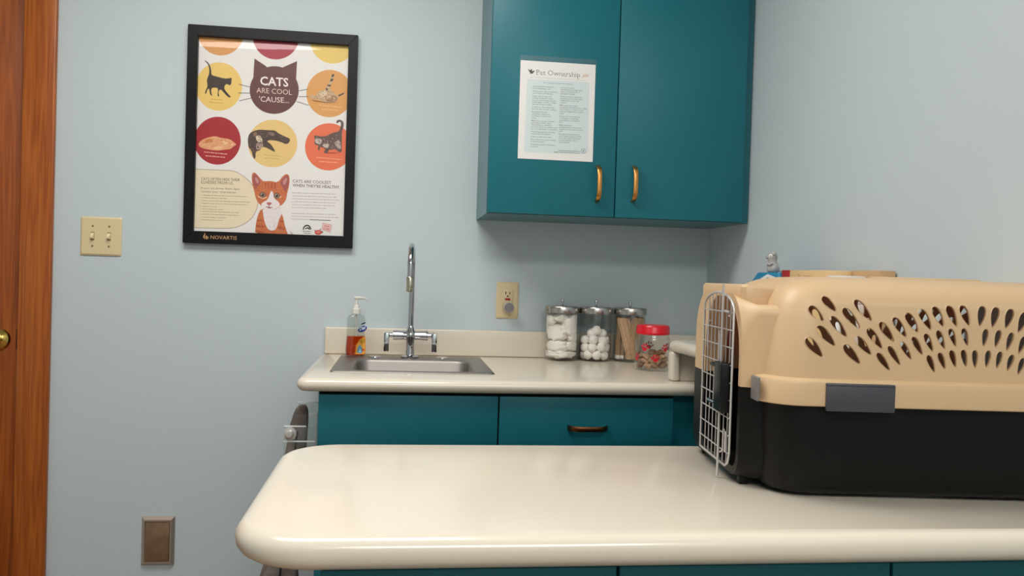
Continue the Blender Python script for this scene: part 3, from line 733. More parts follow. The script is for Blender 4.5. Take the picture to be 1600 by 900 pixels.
ns.done('paper', INK, t, loc=(0, -.0002, 0))
bm = NB(); box(bm, -.002, -.0012, -.002, W_+.002, -.0007, H_+.0145); obj('sleeve', bm, SLEEVE, t, smooth=False)

# ================================================================== FRAMED CAT POSTER
OX0, OX1, OZ0, OZ1 = -.6565, -.1515, 1.2075, 1.8655
FB = .0285; FBB = .0350; FYY = 2.6785
t = thing('framed_poster', 'black framed cat poster hanging on the wall beside the door', 'poster', (OX0, YB-.0005, OZ0))
W_, H_ = OX1-OX0, OZ1-OZ0
bm = NB()
def bar(pts):  # frame bar from 4 outline points (x, z), mitred, with soft bevel
    y0, y1 = 0, FYY-YB
    vs0 = [(x, y0, z_) for x, z_ in pts]; vs1 = [(x, y1, z_) for x, z_ in pts]
    loft(bm, [vs0, vs1])
bl, br_, bt, bb = .0300, .0285, .0330, .0370
bar([(0, 0), (W_, 0), (W_-br_, bb), (bl, bb)]); bar([(0, H_), (bl, H_-bt), (W_-br_, H_-bt), (W_, H_)])
bar([(0, 0), (bl, bb), (bl, H_-bt), (0, H_)]); bar([(W_, 0), (W_, H_), (W_-br_, H_-bt), (W_-br_, bb)])
bmesh.ops.bevel(bm, geom=list(bm.edges), offset=.0015, segments=2, affect='EDGES')
obj('frame', bm, BLACKF, t)
# artwork
SW, SH = W_-bl-br_+.004, H_-bt-bb+.004
ps = Print(SW, SH, [(310.3, 54.5), (545, 72), (535.8, 371.6), (299.6, 360.6)], 0.0001)
WHT = (238, 234, 230)
ps.uvpoly([(0, 0), (SW, 0), (SW, SH), (0, SH)], WHT, 1)
ps.ell(345.4, 48, 36, 37, (224, 158, 88), 2); ps.ell(431, 55, 36.5, 37, (172, 50, 66), 2); ps.ell(519.5, 62, 36, 37.3, (238, 204, 108), 2)
ps.ell(341.5, 133.4, 36, 37.7, (240, 204, 114), 2); ps.ell(513.5, 146, 36, 37, (226, 162, 88), 2)
ps.ell(338.5, 218, 36.2, 37.5, (172, 40, 48), 2); ps.ell(424.5, 223.3, 38.5, 37.3, (236, 200, 128), 2); ps.ell(512, 229.4, 37, 37, (236, 114, 72), 2)
BR = (102, 58, 56)
ps.ell(427.5, 139.7, 38.2, 37.2, BR, 3, 72); ps.poly([(397.1, 90.2), (415, 102.3), (428, 120), (410, 130), (395, 119)], BR, 4); ps.poly([(463.2, 95), (461.6, 124), (446, 130), (430, 120), (441.5, 104.3)], BR, 4)
for a, b in (((372.2, 130), (389.6, 134.6)), ((371, 143.7), (389.5, 144)), ((373, 156), (391.4, 151.8)), ((465.8, 141.4), (480, 138.7)), ((465.4, 150.3), (480.7, 150.5)), ((462.3, 158), (481.3, 164.1))):
    ps.line([a, b], .9, (70, 66, 62), 5)
ps.text('CATS', (405.8, 131.3), (449.6, 134.6), 13, (250, 238, 228), 6, 0.018)
ps.text('ARE COOL', (399.9, 143.4), (455, 147.6), 8, (232, 202, 190), 6, 0.0)
ps.text("'CAUSE...", (403.8, 157.3), (450.4, 160.2), 8.2, (240, 218, 206), 6, 0.004)
A9 = (300, 50, 9.0); B8 = (400, 80, 8.18); C9 = (300, 170, 9.0); D8 = (400, 180, 8.18); E7 = (300, 260, 7.5); K7 = (380, 260, 7.2)
CATB = (62, 50, 44)
ps.poly([(165, 375), (215, 400), (250, 450), (268, 520), (268, 590), (330, 605), (420, 632), (480, 640), (515, 635), (556, 628), (548, 665), (548, 710), (525, 738), (505, 725), (480, 712), (455, 735), (445, 780), (480, 830), (545, 905), (505, 905), (440, 835), (400, 790), (375, 800), (365, 850), (380, 890), (350, 885), (362, 800), (350, 765), (270, 765), (262, 820), (275, 870), (290, 880), (250, 868), (240, 815), (235, 770), (205, 800), (195, 850), (175, 850), (185, 800), (215, 750), (208, 700), (205, 650), (225, 600), (240, 560), (240, 500), (225, 440), (195, 405)], CATB, 5, A9, True)
ps.words((328.5, 152.6), (347.5, 154.5), .9, (206, 166, 84), 5, 5); ps.words((326.5, 157.4), (347.5, 159.4), .9, (200, 160, 80), 5, 6)
ps.poly([(665, 565), (700, 553), (760, 565), (775, 530), (820, 500), (880, 485), (890, 440), (910, 430), (940, 350), (965, 290), (990, 290), (985, 340), (950, 430), (935, 480), (960, 510), (1000, 540), (1030, 560), (1075, 550), (1115, 525), (1122, 545), (1080, 570), (1040, 580), (1035, 620), (1000, 650), (900, 652), (840, 640), (780, 620), (720, 605), (680, 595)], (206, 172, 132), 5, B8, True)
for p_ in ([(962, 295), (990, 292), (986, 325), (952, 330)], [(948, 350), (980, 352), (968, 385), (934, 385)], [(905, 425), (950, 430), (944, 452), (900, 445)], [(880, 465), (910, 478), (905, 505), (882, 490)], [(1040, 562), (1110, 530), (1118, 545), (1045, 580)]):
    ps.poly(p_, (84, 58, 46), 6, B8)
ps.poly([(960, 560), (1020, 570), (1032, 620), (1000, 648), (900, 648), (880, 620), (930, 600)], (170, 128, 92), 6, B8, True)
ps.poly([(780, 540), (860, 505), (900, 520), (880, 570), (800, 590)], (226, 202, 168), 6, B8, True)
ps.poly([(690, 615), (840, 642), (1040, 655), (900, 662), (740, 640)], (150, 90, 44), 4, B8)
ps.words((497.3, 163.8), (530.8, 167.5), 1.25, (246, 200, 144), 5, 7); ps.words((500.8, 170), (527, 172.6), 1.25, (246, 200, 144), 5, 8)
ps.poly([(75, 475), (110, 430), (190, 390), (310, 362), (400, 395), (520, 410), (570, 450), (620, 490), (565, 515), (540, 550), (430, 562), (390, 568), (340, 570), (230, 560), (130, 535), (90, 510)], (232, 166, 120), 5, C9, True)
ps.poly([(150, 425), (260, 395), (290, 440), (240, 480), (160, 490)], (208, 130, 74), 6, C9, True); ps.poly([(400, 440), (480, 430), (500, 470), (430, 500)], (246, 204, 164), 6, C9, True); ps.poly([(330, 500), (420, 520), (400, 560), (260, 555)], (244, 190, 146), 6, C9, True)
ps.words((317, 235.3), (353.5, 239.4), 1.7, (240, 166, 160), 5, 9); ps.words((319.7, 241.4), (349.8, 244.2), 1.7, (240, 166, 160), 5, 10)
ps.poly([(850, 300), (940, 280), (1040, 290), (1160, 295), (1200, 335), (1290, 380), (1380, 420), (1325, 500), (1230, 455), (1120, 430), (1030, 440), (1100, 490), (1165, 605), (1110, 580), (1000, 520), (960, 540), (940, 575), (880, 590), (880, 690), (850, 690), (820, 570), (780, 530), (770, 420), (790, 340)], (84, 64, 56), 5, C9, True)
ps.poly([(880, 370), (940, 360), (985, 430), (960, 485), (895, 440)], (222, 204, 176), 6, C9, True); ps.poly([(885, 475), (950, 450), (995, 490), (965, 550), (890, 572)], (178, 152, 138), 6, C9, True); ps.poly([(1040, 320), (1130, 320), (1160, 370), (1090, 370)], (142, 118, 106), 6, C9, True); ps.poly([(840, 330), (900, 310), (900, 360), (860, 380)], (150, 112, 78), 6, C9, True)
ps.ell(913, 528, 12, 12, (40, 28, 26), 7, 12, C9)
ps.words((411.5, 240.8), (438, 243.8), .9, (200, 164, 96), 5, 11); ps.words((412, 246), (435, 247.6), .9, (200, 164, 96), 5, 12)
ps.poly([(960, 440), (920, 440), (905, 480), (870, 488), (850, 475), (880, 430), (840, 410), (805, 400), (800, 445), (785, 452), (775, 420), (790, 385), (745, 375), (730, 350), (740, 320), (735, 290), (730, 250), (800, 268), (880, 270), (930, 240), (1000, 215), (1045, 210), (1070, 150), (1075, 90), (1050, 82), (1030, 105), (1014, 98), (1020, 65), (1060, 55), (1105, 80), (1110, 140), (1085, 210), (1085, 300), (1082, 400), (1085, 475), (1040, 470), (1000, 430)], (98, 76, 68), 5, D8, True)
ps.poly([(740, 290), (830, 300), (825, 370), (745, 362)], (206, 188, 176), 6, D8, True); ps.poly([(830, 370), (930, 360), (910, 425), (850, 405)], (206, 186, 172), 6, D8, True); ps.poly([(985, 350), (1060, 310), (1080, 450), (1010, 400)], (190, 170, 156), 6, D8, True)
ps.poly([(880, 470), (1080, 478), (1000, 492), (890, 492)], (190, 78, 44), 4, D8)
ps.words((492.3, 245.7), (533.4, 249.7), 1.6, (252, 168, 134), 5, 13); ps.words((496.8, 252), (527.5, 254.6), 1.6, (252, 168, 134), 5, 14)
cre = [(303, 262), (357, 264.8), (366, 266.5), (372, 270), (385.3, 278.7), (394.6, 290.7), (400, 304), (401.3, 317.3), (398, 329.3), (390.7, 341.3), (380, 349.3), (366.7, 354.7), (353, 356.3), (299, 354.4)]
for _ in range(3):
    q = [cre[0]]
    for a, b in zip(cre, cre[1:]): q += [(a[0]*.75+b[0]*.25, a[1]*.75+b[1]*.25), (a[0]*.25+b[0]*.75, a[1]*.25+b[1]*.75)]
    cre = q+[cre[-1]]
ps.poly(cre, (238, 223, 192), 2); ps.line(cre, .7, (160, 120, 88), 3)
ps.text('CATS OFTEN HIDE THEIR', (312.3, 279.6), (373, 282.2), 4.4, (96, 72, 62), 4, 0.0); ps.text('ILLNESSES FROM US.', (312.2, 284.7), (362.8, 287.3), 4.4, (96, 72, 62), 4, 0.0)
ps.text('If your cat shows these signs,', (312.2, 293.4), (373, 295.6), 3.1, (130, 112, 92), 4, 0.0); ps.text('contact your veterinarian:', (312.2, 298.6), (367.5, 301), 3.1, (130, 112, 92), 4, 0.0)
for i, (y_, xe) in enumerate(((303.2, 384), (307.2, 352.5), (311.8, 390), (316, 385), (320.8, 336), (325, 347), (328.8, 371), (333.2, 371.5), (337.8, 351), (342, 345))):
    x_ = 312.4-(y_-303)*.05; ps.ell(x_, y_, .5, .5, (150, 130, 105), 4, 8); ps.words((x_+2.5, y_), (xe, y_+(xe-x_)*.045), .85, (164, 144, 118), 4, 20+i)
ps.text('CATS ARE COOLEST', (455.4, 284.8), (515.6, 287.9), 4.6, (124, 84, 84), 4, 0.006); ps.text("WHEN THEY'RE HEALTHY.", (455.2, 291.3), (529.5, 295.4), 4.6, (118, 72, 76), 4, 0.01)
for i, (y_, xe) in enumerate(((301, 523), (305.8, 525), (310.3, 528), (314.8, 523), (319.5, 521.5), (324, 508), (333.3, 524.5), (337.8, 527.5), (342.2, 480))):
    ps.words((454.6-(y_-300)*.04, y_), (xe, y_+(xe-454)*.042), .8, (176, 160, 154), 4, 40+i)
ps.line([(481.5, 343.6), (514.5, 345.3)], 1.1, (110, 98, 96), 4)
# kitten
OR_ = (206, 112, 66)
ps.poly([(185, 470), (150, 540), (125, 640), (115, 770), (495, 790), (455, 680), (435, 580), (410, 510), (390, 450), (300, 480)], (204, 112, 64), 5, K7, True)
for p_ in ([(140, 590), (215, 600), (210, 625), (135, 615)], [(128, 650), (220, 665), (225, 690), (124, 680)], [(122, 710), (240, 730), (250, 755), (118, 745)], [(400, 600), (440, 610), (445, 635), (395, 625)], [(375, 670), (458, 690), (465, 715), (365, 700)]): ps.poly(p_, (178, 84, 46), 6, K7, True)
ps.poly([(200, 460), (400, 455), (425, 520), (385, 600), (362, 690), (330, 725), (265, 715), (228, 640), (212, 560)], (236, 226, 226), 7, K7, True)
ps.poly([(82, 130), (85, 80), (105, 58), (130, 68), (205, 160), (240, 162), (300, 157), (375, 180), (440, 95), (480, 80), (505, 100), (510, 160), (500, 230), (480, 300), (470, 370), (430, 425), (400, 440), (350, 480), (290, 490), (230, 480), (190, 440), (150, 400), (125, 350), (110, 270), (95, 220)], OR_, 8, K7, True)
ps.poly([(92, 110), (112, 72), (140, 92), (192, 168), (150, 212), (122, 262), (100, 190)], (168, 88, 84), 9, K7, True); ps.poly([(395, 185), (445, 112), (492, 92), (500, 150), (490, 235), (462, 295), (430, 230)], (168, 88, 84), 9, K7, True)
ps.poly([(115, 120), (140, 115), (170, 165), (140, 195)], (202, 140, 134), 10, K7, True); ps.poly([(425, 180), (465, 120), (485, 130), (470, 190), (450, 210)], (202, 140, 134), 10, K7, True)
for x_ in (230, 262, 300, 335): ps.poly([(x_, 175), (x_+12, 175), (x_+16, 245), (x_+2, 250)], (172, 78, 40), 9, K7, True)
ps.poly([(285, 300), (308, 262), (328, 310), (335, 360), (385, 395), (402, 438), (350, 477), (290, 489), (228, 479), (180, 430), (210, 395), (250, 380), (275, 340)], (240, 228, 226), 10, K7, True)
ps.poly([(145, 315), (160, 345), (205, 362), (250, 350), (250, 335), (205, 350), (165, 332)], (240, 196, 156), 10, K7); ps.poly([(335, 350), (370, 362), (415, 345), (420, 330), (380, 348), (340, 338)], (240, 200, 164), 10, K7)
for cx, cy in ((205, 316), (363, 326)):
    ps.ell(cx, cy, 37, 34, (104, 52, 34), 10, 24, K7); ps.ell(cx, cy, 30, 29, (150, 124, 96), 11, 24, K7); ps.ell(cx, cy, 14, 17, (44, 32, 30), 12, 16, K7); ps.ell(cx-8, cy-10, 5, 5, (230, 226, 222), 13, 8, K7)
ps.poly([(244, 398), (310, 404), (296, 428), (274, 438), (256, 424)], (190, 104, 100), 12, K7, True); ps.line([(275, 436), (274, 455), (240, 452)], 1.1, (150, 96, 92), 12, K7); ps.line([(274, 455), (315, 462)], 1.1, (150, 96, 92), 12, K7); ps.poly([(240, 450), (312, 462), (278, 472)], (170, 110, 106), 11, K7)
ps.poly([(505, 725), (520, 735), (550, 775), (535, 776)], (196, 150, 140), 5, K7)
ps.fur([(95, 200), (205, 165), (375, 180), (500, 230), (470, 370), (430, 425), (360, 350), (280, 300), (210, 395), (150, 400), (110, 270)], [(190, 92, 50), (222, 138, 92), (214, 122, 76), (176, 80, 42)], 110, 9, K7, (14, 34), 6, PI/2, 3)
ps.fur([(150, 560), (215, 500), (230, 640), (265, 715), (330, 725), (385, 600), (425, 500), (455, 680), (485, 765), (120, 760)], [(186, 88, 48), (222, 136, 84), (212, 120, 74)], 120, 6, K7, (16, 40), 7, 1.2, 4)
ps.fur([(215, 480), (400, 475), (385, 600), (330, 715), (265, 705), (228, 630)], [(222, 208, 210), (248, 240, 240), (214, 198, 200)], 50, 8, K7, (16, 40), 7, PI/2, 5)
ps.fur([(100, 475), (200, 400), (320, 375), (520, 420), (600, 490), (500, 545), (230, 550), (120, 525)], [(216, 140, 88), (246, 198, 156), (240, 180, 134)], 60, 7, C9, (20, 60), 12, .3, 6)
ps.fur([(790, 350), (940, 290), (1160, 300), (1370, 425), (1310, 480), (1030, 430), (960, 520), (860, 640), (790, 520)], [(66, 48, 42), (112, 92, 82), (134, 112, 100)], 80, 7, C9, (18, 50), 10, .5, 7)
ps.fur([(740, 260), (930, 250), (1060, 215), (1080, 300), (1075, 450), (960, 430), (900, 460), (800, 400), (740, 360)], [(78, 58, 52), (130, 108, 98), (170, 148, 136)], 70, 7, D8, (14, 44), 9, .9, 8)
ps.fur([(700, 560), (830, 500), (950, 500), (1030, 570), (1020, 640), (850, 640), (700, 595)], [(186, 148, 108), (226, 200, 164), (150, 112, 82)], 60, 7, B8, (14, 44), 9, .4, 9)
ps.fur([(215, 620), (480, 645), (540, 650), (470, 720), (380, 770), (230, 760)], [(48, 38, 34), (78, 64, 56)], 30, 6, A9, (20, 60), 9, .2, 10)
# small badges at the foot of the poster
G17 = (450, 340, 17.78)
arc = [(490+118*math.cos(a), 345-140*math.sin(a)) for a in [PI*i/20 for i in range(21)]]
arc2 = [(490+88*math.cos(a), 345-100*math.sin(a)) for a in [PI*(20-i)/20 for i in range(21)]]
ps.poly(arc+arc2, (44, 40, 40), 4, G17); ps.poly([(425, 310), (500, 280), (560, 285), (570, 350), (540, 350), (530, 315), (470, 320), (440, 335)], (44, 40, 40), 5, G17)
ps.words((471, 361.6), (483.5, 362.4), 1.1, (80, 76, 76), 4, 61); ps.words((472, 364.4), (482.5, 365.2), 1.1, (110, 104, 104), 4, 62)
ps.ell(805, 425, 100, 70, (206, 78, 60), 4, 28, G17); ps.ell(800, 415, 55, 30, (232, 140, 116), 5, 20, G17); ps.poly([(700, 350), (740, 365), (705, 400)], (160, 60, 50), 4, G17); ps.poly([(840, 330), (880, 320), (870, 370)], (120, 70, 50), 4, G17); ps.ell(915, 415, 22, 28, (120, 66, 44), 5, 14, G17)
ps.poly([(930, 160), (1180, 215), (1140, 435), (905, 340)], (236, 190, 184), 4, G17); ps.line([(930, 160), (1180, 215), (1140, 435), (905, 340), (930, 160)], .4, (170, 130, 124), 5, G17)
ps.text('CURE', (503.4, 359.6), (512.6, 361.3), 3.4, (200, 84, 78), 5, 0.01); ps.words((504.6, 353.6), (512, 355), 1.6, (214, 120, 112), 5, 63)
o = ps.done('print', INKG, t, loc=(bl-.002, -.006, bb-.002))
# clear cover sheet, bowed near the top edge
bm = NB(); nx, nz = 24, 60; g = []
for j in range(nz+1):
    row = []
    for i in range(nx+1):
        u, v = i/nx, j/nz
        b_ = .0035*math.exp(-((v-.955+.018*(1-u))/.022)**2)*(0.35+0.65*math.sin(PI*min(1, .12+u))) + .0006*math.sin(u*5+v*3)
        row.append(bm.verts.new((bl-.002+SW*u, -.0095-b_, bb-.002+SH*v)))
    g.append(row)
for j in range(nz):
    for i in range(nx): bm.faces.new((g[j][i], g[j][i+1], g[j+1][i+1], g[j+1][i]))
obj('cover_sheet', bm, FILM, t, ang=180)
# lettering on the frame
nv = Print(.13, .034, [(315, 377.3), (370, 379.5), (370, 366), (315, 364)]); k_ = 0.00193
nv.h = lambda x, y: ((x-315)*k_, (380-y)*k_)
nv.text('NOVARTIS', (328.6, 375.6), (368.5, 375.6), 5.6, (206, 160, 112), 1, 0.0)
nv.poly([(318, 374), (317.3, 371.5), (319, 368.8), (319.8, 366), (320.6, 368.5), (319.6, 371), (319.6, 374), (321, 375.4), (319.4, 375.6)], (206, 160, 112), 1)
nv.poly([(321.5, 375.8), (320.8, 372.5), (322.4, 369.4), (323, 371.8), (324.8, 372), (325.6, 373.6), (324.4, 375.8), (323, 376.2)], (206, 160, 112), 1); nv.ell(323.2, 374.2, .9, 1.1, (30, 26, 24), 2, 10)
nv.done('frame_lettering', INK, t, loc=(.0555, FYY-YB-.0004, .0055))

# ================================================================== WALL PLATES
def plate(bm, w_, h_, th=.006, rad=.004, mi=0):
    loft(bm, [[(x, 0, y) for x, y in rr(-w_/2, -h_/2, w_/2, h_/2, rad, 4)], [(x, -th*.45, y) for x, y in rr(-w_/2, -h_/2, w_/2, h_/2, rad, 4)], [(x, -th, y) for x, y in rr(-w_/2+.005, -h_/2+.005, w_/2-.005, h_/2-.005, rad, 4)]], cap0=True, mi=mi)
def screw(par, x, z_, y, m_):
    bm = NB(); lathe(bm, [(0.0032, 0), (.0030, -.0007), (0, -.0011)], (x, y, z_), 14, 'y', cap0=False, cap1=False); obj('screw', bm, m_, par)
t = thing('light_switch', 'ivory double light switch plate between the door and the poster', 'light switch', (-.8955, YB-.0003, 1.2185))
bm = NB(); plate(bm, .117, .116); obj('wall_plate', bm, IVORY, t, ang=12)
for s_ in (-.0235, .0235):
    bm = NB(); box(bm, s_-.0055, -.0062, -.0125, s_+.0055, -.0058, .0125); obj('switch_slot', bm, mat('slot_tan', (150, 130, 96), .6), t, smooth=False)
    bm = NB(); loft(bm, [[(s_+x, -.006, z_) for x, z_ in ((-.0048, -.009), (.0048, -.009), (.0048, .010), (-.0048, .010))], [(s_+x, -.0135, z_) for x, z_ in ((-.0040, -.008), (.0040, -.008), (.0040, .0035), (-.0040, .0035))], [(s_+x, -.019, z_) for x, z_ in ((-.0032, -.0065), (.0032, -.0065), (.0032, -.0005), (-.0032, -.0005))]])
    bmesh.ops.bevel(bm, geom=list(bm.edges), offset=.0008, segments=2, affect='EDGES'); obj('toggle', bm, IVORY2, t)
    for z_ in (-.030, .030): screw(t, s_, z_, -.006, mat('screw_tan', (140, 118, 84), .4, .5))
t = thing('power_outlet', 'ivory power outlet with red button on the wall left of the jars', 'outlet', (.3395, YB-.0003, 1.0595))
bm = NB(); plate(bm, .071, .116); obj('wall_plate', bm, IVORY, t, ang=12)
bm = NB(); box(bm, -.0175, -.0080, -.0345, .0175, -.0055, .0345, .001); o = obj('receptacle', bm, mat('receptacle_ivory', (216, 196, 152), .35), t)
bm = NB()
for z0 in (.022, -.022):
    sg = 1 if z0 > 0 else 1
    box(bm, -.0078, -.0085, z0-.003, -.0052, -.0079, z0+.006); box(bm, .0052, -.0085, z0-.003, .0076, -.0079, z0+.0045)
    lathe(bm, [(.0026, -.0079), (.0026, -.0085), (0, -.0085)], (0, 0, z0-.0085), 12, 'y', cap0=False, cap1=False)
obj('slots', bm, DARK, o, smooth=False)
bm = NB(); box(bm, -.0082, -.0098, .0005, .0082, -.0078, .0068, .0006); obj('reset_button', bm, REDB, o)
for z_ in (-.049, .049): screw(t, 0, z_, -.006, IVORY2)
t = thing('plug_in_sensor', 'round grey-faced plug-in knob in the lower socket of the ivory outlet', 'plug', (.3395, YB-.0088, 1.0375))
bm = NB(); lathe(bm, [(0, 0), (.0150, 0), (.0160, -.004), (.0158, -.020), (.0168, -.026), (.0168, -.034), (.0150, -.036)], (0.001, 0, 0), 32, 'y', cap0=False, cap1=False); obj('housing', bm, mat('plug_white', (196, 192, 186), .35), t)
bm = NB(); lathe(bm, [(.0150, -.0358), (.0148, -.0368), (0, -.0370)], (0.001, 0, 0), 32, 'y', cap0=False, cap1=False); obj('grey_face', bm, DISC, t)
t = thing('floor_outlet', 'small brown steel wall plate with sloped rim low down below the poster', 'outlet', (-.710, YB-.0003, .2985))
bm = NB()
w_, h_ = .096, .148
rings = [[(x, -y_, z_) for x, z_ in ((-a/2, -b/2), (a/2, -b/2), (a/2, b/2), (-a/2, b/2))] for a, b, y_ in ((w_, h_, 0), (w_, h_, .004), (w_-.016, h_-.016, .014), (w_-.022, h_-.024, .014), (w_-.022, h_-.024, .008))]
loft(bm, rings); obj('wall_plate', bm, PLATE, t, ang=20)
bm = NB(); box(bm, -.0340, -.0135, -.0610, .0340, -.0085, .0570, .001); obj('flap', bm, PLATED, t)

# ================================================================== ACRYLIC RACK AND BAG beside the sink cabinet
t = thing('acrylic_rack', 'clear acrylic rack fixed to the left side of the sink cabinet', 'rack', (-.192, 2.15, .5))
bm = NB(); box(bm, -.0045, 0, .0, -.0005, .30, .285); box(bm, -.083, 0, .0, -.0045, .003, .250); box(bm, -.068, .15, .0, -.0045, .153, .285); child('clear_panel', bm, ACRYL, t); 
for c_ in t.children: c_.matrix_parent_inverse = Matrix.Identity(4)
for (x0, y0, z0, x1) in ((-.068, .15, .2865, -.0045), (-.044, .145, .256, -.0045), (-.083, 0, .2500, -.030), (-.083, 0, .2125, -.008)):
    bm = NB(); box(bm, x0, y0-.001, z0-.0015, x1, y0+.003, z0+.0015); obj('edge_highlight', bm, ACEDGE, t, smooth=False)  # thin pale strips painted as edge highlights on the clear panels
bm = NB(); lathe(bm, [(.0, -.001), (.0165, -.001), (.0165, -.003), (.0095, -.004), (.0092, -.014), (.0075, -.016), (0, -.0165)], (-.069, 0, .232), 28, 'y', cap0=False, cap1=False); obj('standoff_cap', bm, mat('clear_knob', (200, 198, 194), .12, .3), t)
t = thing('padded_bag', 'tall dark grey padded bag leaning beside the sink cabinet behind the rack', 'bag', (-.29, 2.30, 0))
bm = NB(); rings = []
for z_, xa, xb in ((0.0, -.10, .045), (.02, -.118, .055), (.2, -.085, .058), (.39, -.034, .050), (.60, .0, .058), (.70, .0165, .064), (.740, .021, .0660), (.766, .028, .0665), (.783, .034, .0650), (.792, .042, .060)):
    ins = max(0, (z_-.72))*.25
    rings.append(rr(xa, -.115+ins, xb, -.055-ins, min(.022, (xb-xa)*.45), 6, z_))
loft(bm, rings); obj('bag_body', bm, FELT, t, ang=70)
bm = NB(); tube(bm, [(.0095, -.116, .36), (.022, -.116, .50), (.033, -.116, .62), (.043, -.114, .73)], .0025, 8); obj('piping', bm, mat('black_piping', (24, 22, 22), .7), t)

# ================================================================== EXAM COUNTER (foreground)
IZ = .840
t = thing('exam_cabinet', 'teal laminate cabinet below the foreground exam countertop', 'cabinet', (.45, 1.2, 0))
bm = NB(); box(bm, -.085, 1.035, .10, .997, 1.44, IZ-.0385); box(bm, -.06, 1.09, 0, .997, 1.42, .0999); child('carcass', bm, TEAL, t, smooth=False)
for x0, x1 in ((-.083, .274), (.278, .635), (.639, .995)):
    front(t, 'door', x0, x1, .105, IZ-.055, 1.0165, (x1-.045, .68), BRONZE, th=.018)
it = worktop('exam_countertop', -.188, .955, .9985, 1.503, IZ, .038, [.10, .001, .001, .10], (1, 1, 0, 1))
tag(it, 'glossy cream exam countertop with rounded corners in the foreground', 'countertop')

# ================================================================== PET CARRIER
TH = math.radians(-6.0); KO = Vector((.530, 1.125, IZ+.0005))
kt = thing('pet_carrier', 'tan and black plastic pet carrier with wire door standing on the exam counter', 'pet carrier', KO, TH)
BX0, BY0, BX1, BY1 = -.014, -.001, .552, .331
def body_rings(d=0.0):
    out = []
    for z_, ins in ((.002, .024), (.005, .014), (.012, .008), (.028, .005), (.070, .003), (.132, .001), (.166, .002), (.215, .0075), (.250, .013), (.272, .019), (.288, .027), (.298, .037), (.305, .052), (.3095, .075), (.312, .115)):
        zz = z_ + (d if z_ < .1 else (-d if z_ > .2 else 0)); i2 = ins+d
        rad = max(.055-ins*.35, .012)
        out.append(rr(BX0+i2, BY0+i2, BX1-i2, BY1-i2, rad, 8, zz))
    return out
bm = NB(); loft(bm, body_rings()); outer = obj('o', bm, TAN)
def arch(y0, y1, z0, z1, rt, rb, crown=.008, n=8):
    pts = []
    base = rr(y0, z0, y1, z1, [rb, rb, rt, rt], n)
    for y, z_ in base:
        if z_ > (z0+z1)/2: z_ += crown*(1-((y-(y0+y1)/2)/((y1-y0)/2))**2)
        pts.append((y, z_))
    return pts
def xprism(bm, prof0, prof1, x0, x1, mi=0):
    loft(bm, [[(x0, y, z_) for y, z_ in prof0], [(x1, y, z_) for y, z_ in prof1]], mi=mi)
bm = NB()
pf = arch(.058, .334, .012, .272, .060, .035, .016); pm = arch(.056, .334, .010, .270, .040, .035, .012); pq = arch(.046, .330, .009, .2665, .014, .035, .004); pb = arch(.026, .318, .008, .268, .012, .035, .004)
loft(bm, [[(-.040, y, z_) for y, z_ in pf], [(-.034, y, z_) for y, z_ in pm], [(-.018, y, z_) for y, z_ in pq], [(.060, y, z_) for y, z_ in pb]]); neck = obj('n', bm, TAN)
outer = boolean(outer, neck, 'UNION')
bm = NB(); loft(bm, [rr(-.034, .088, .03, .326, .008, 4, .255), rr(-.034, .088, .03, .326, .008, 4, .2925), rr(-.031, .091, .03, .323, .008, 4, .2965)]); slab = obj('s', bm, TAN)
outer = boolean(outer, slab, 'UNION')
bm = NB(); loft(bm, body_rings(.0035)); inner = obj('i', bm, TAN); outer = boolean(outer, inner, 'DIFFERENCE')
bm = NB(); po = arch(.070, .266, .024, .261, .070, .022, .018); xprism(bm, po, po, -.08, .03); tun = obj('t', bm, TAN); outer = boolean(outer, tun, 'DIFFERENCE')
# vent holes through both sides (teardrops: x_top, z_top, x_bottom, z_bottom, width; millimetres)
HOLES = [(42, 268, 61, 249, 8.9), (62, 282, 80, 263, 8.3), (36, 224, 58, 199, 9.8), (52, 241, 76, 215, 9.5), (71, 255, 93, 228, 9.1), (90, 267, 112, 240, 9.1), (108, 279, 130, 251, 9.5), (89, 216, 111, 191, 8.7), (106, 228, 127, 204, 8.3), (123, 240, 143, 213, 8.3), (141, 249, 160, 223, 8.3), (161, 256, 178, 230, 8.7), (180, 263, 195, 237, 9.1), (200, 269, 214, 241, 9.1), (220, 273, 232, 246, 9.1), (241, 275, 251, 247, 9.1), (261, 276, 269, 248, 9.1), (152, 216, 168, 191, 6.3), (170, 223, 184, 199, 6.3), (187, 230, 200, 206, 6.7), (205, 235, 215, 211, 6.7), (223, 240, 232, 215, 6.7), (241, 243, 248, 219, 6.7), (260, 244, 265, 220, 6.7), (136, 206, 153, 183, 6.7), (208, 205, 217, 182, 6.3), (224, 209, 232, 187, 6.3), (241, 213, 247, 190, 6.3), (258, 214, 262, 191, 6.3)]
HC = 276.5
allh = HOLES + [(2*HC-a, b, 2*HC-c, d_, e) for a, b, c, d_, e in HOLES if abs(2*HC-a-a) > 8] + [(275, 214, 275, 190, 6.3)]
def teardrop(h, grow=0.0, n=22):
    xt, zt, xb, zb, w_ = [v/1000 for v in h]; w_ *= 1.22; cx, cz = (xt+xb)/2, (zt+zb)/2
    d_ = Vector((xb-xt, zb-zt)); L = d_.length+grow*2; d_.normalize(); p = Vector((-d_.y, d_.x)); pts = []
    for i in range(n):
        a = 2*PI*i/n; s_ = math.cos(a)              # s: -1 bottom .. +1 top
        ww = (w_/2+grow)*math.sin(a)*(1+.42*s_)
        q = Vector((cx, cz)) - d_*(L/2*s_) + p*ww; pts.append((q.x, q.y))
    return pts
bm = NB()
for h in allh:
    pts = teardrop(h)
    for (ya, yb) in ((-.03, .060), (.270, .36)):
        loft(bm, [[(x, ya, z_) for x, z_ in pts], [(x, yb, z_) for x, z_ in pts]])
bmesh.ops.recalc_face_normals(bm, faces=bm.faces)
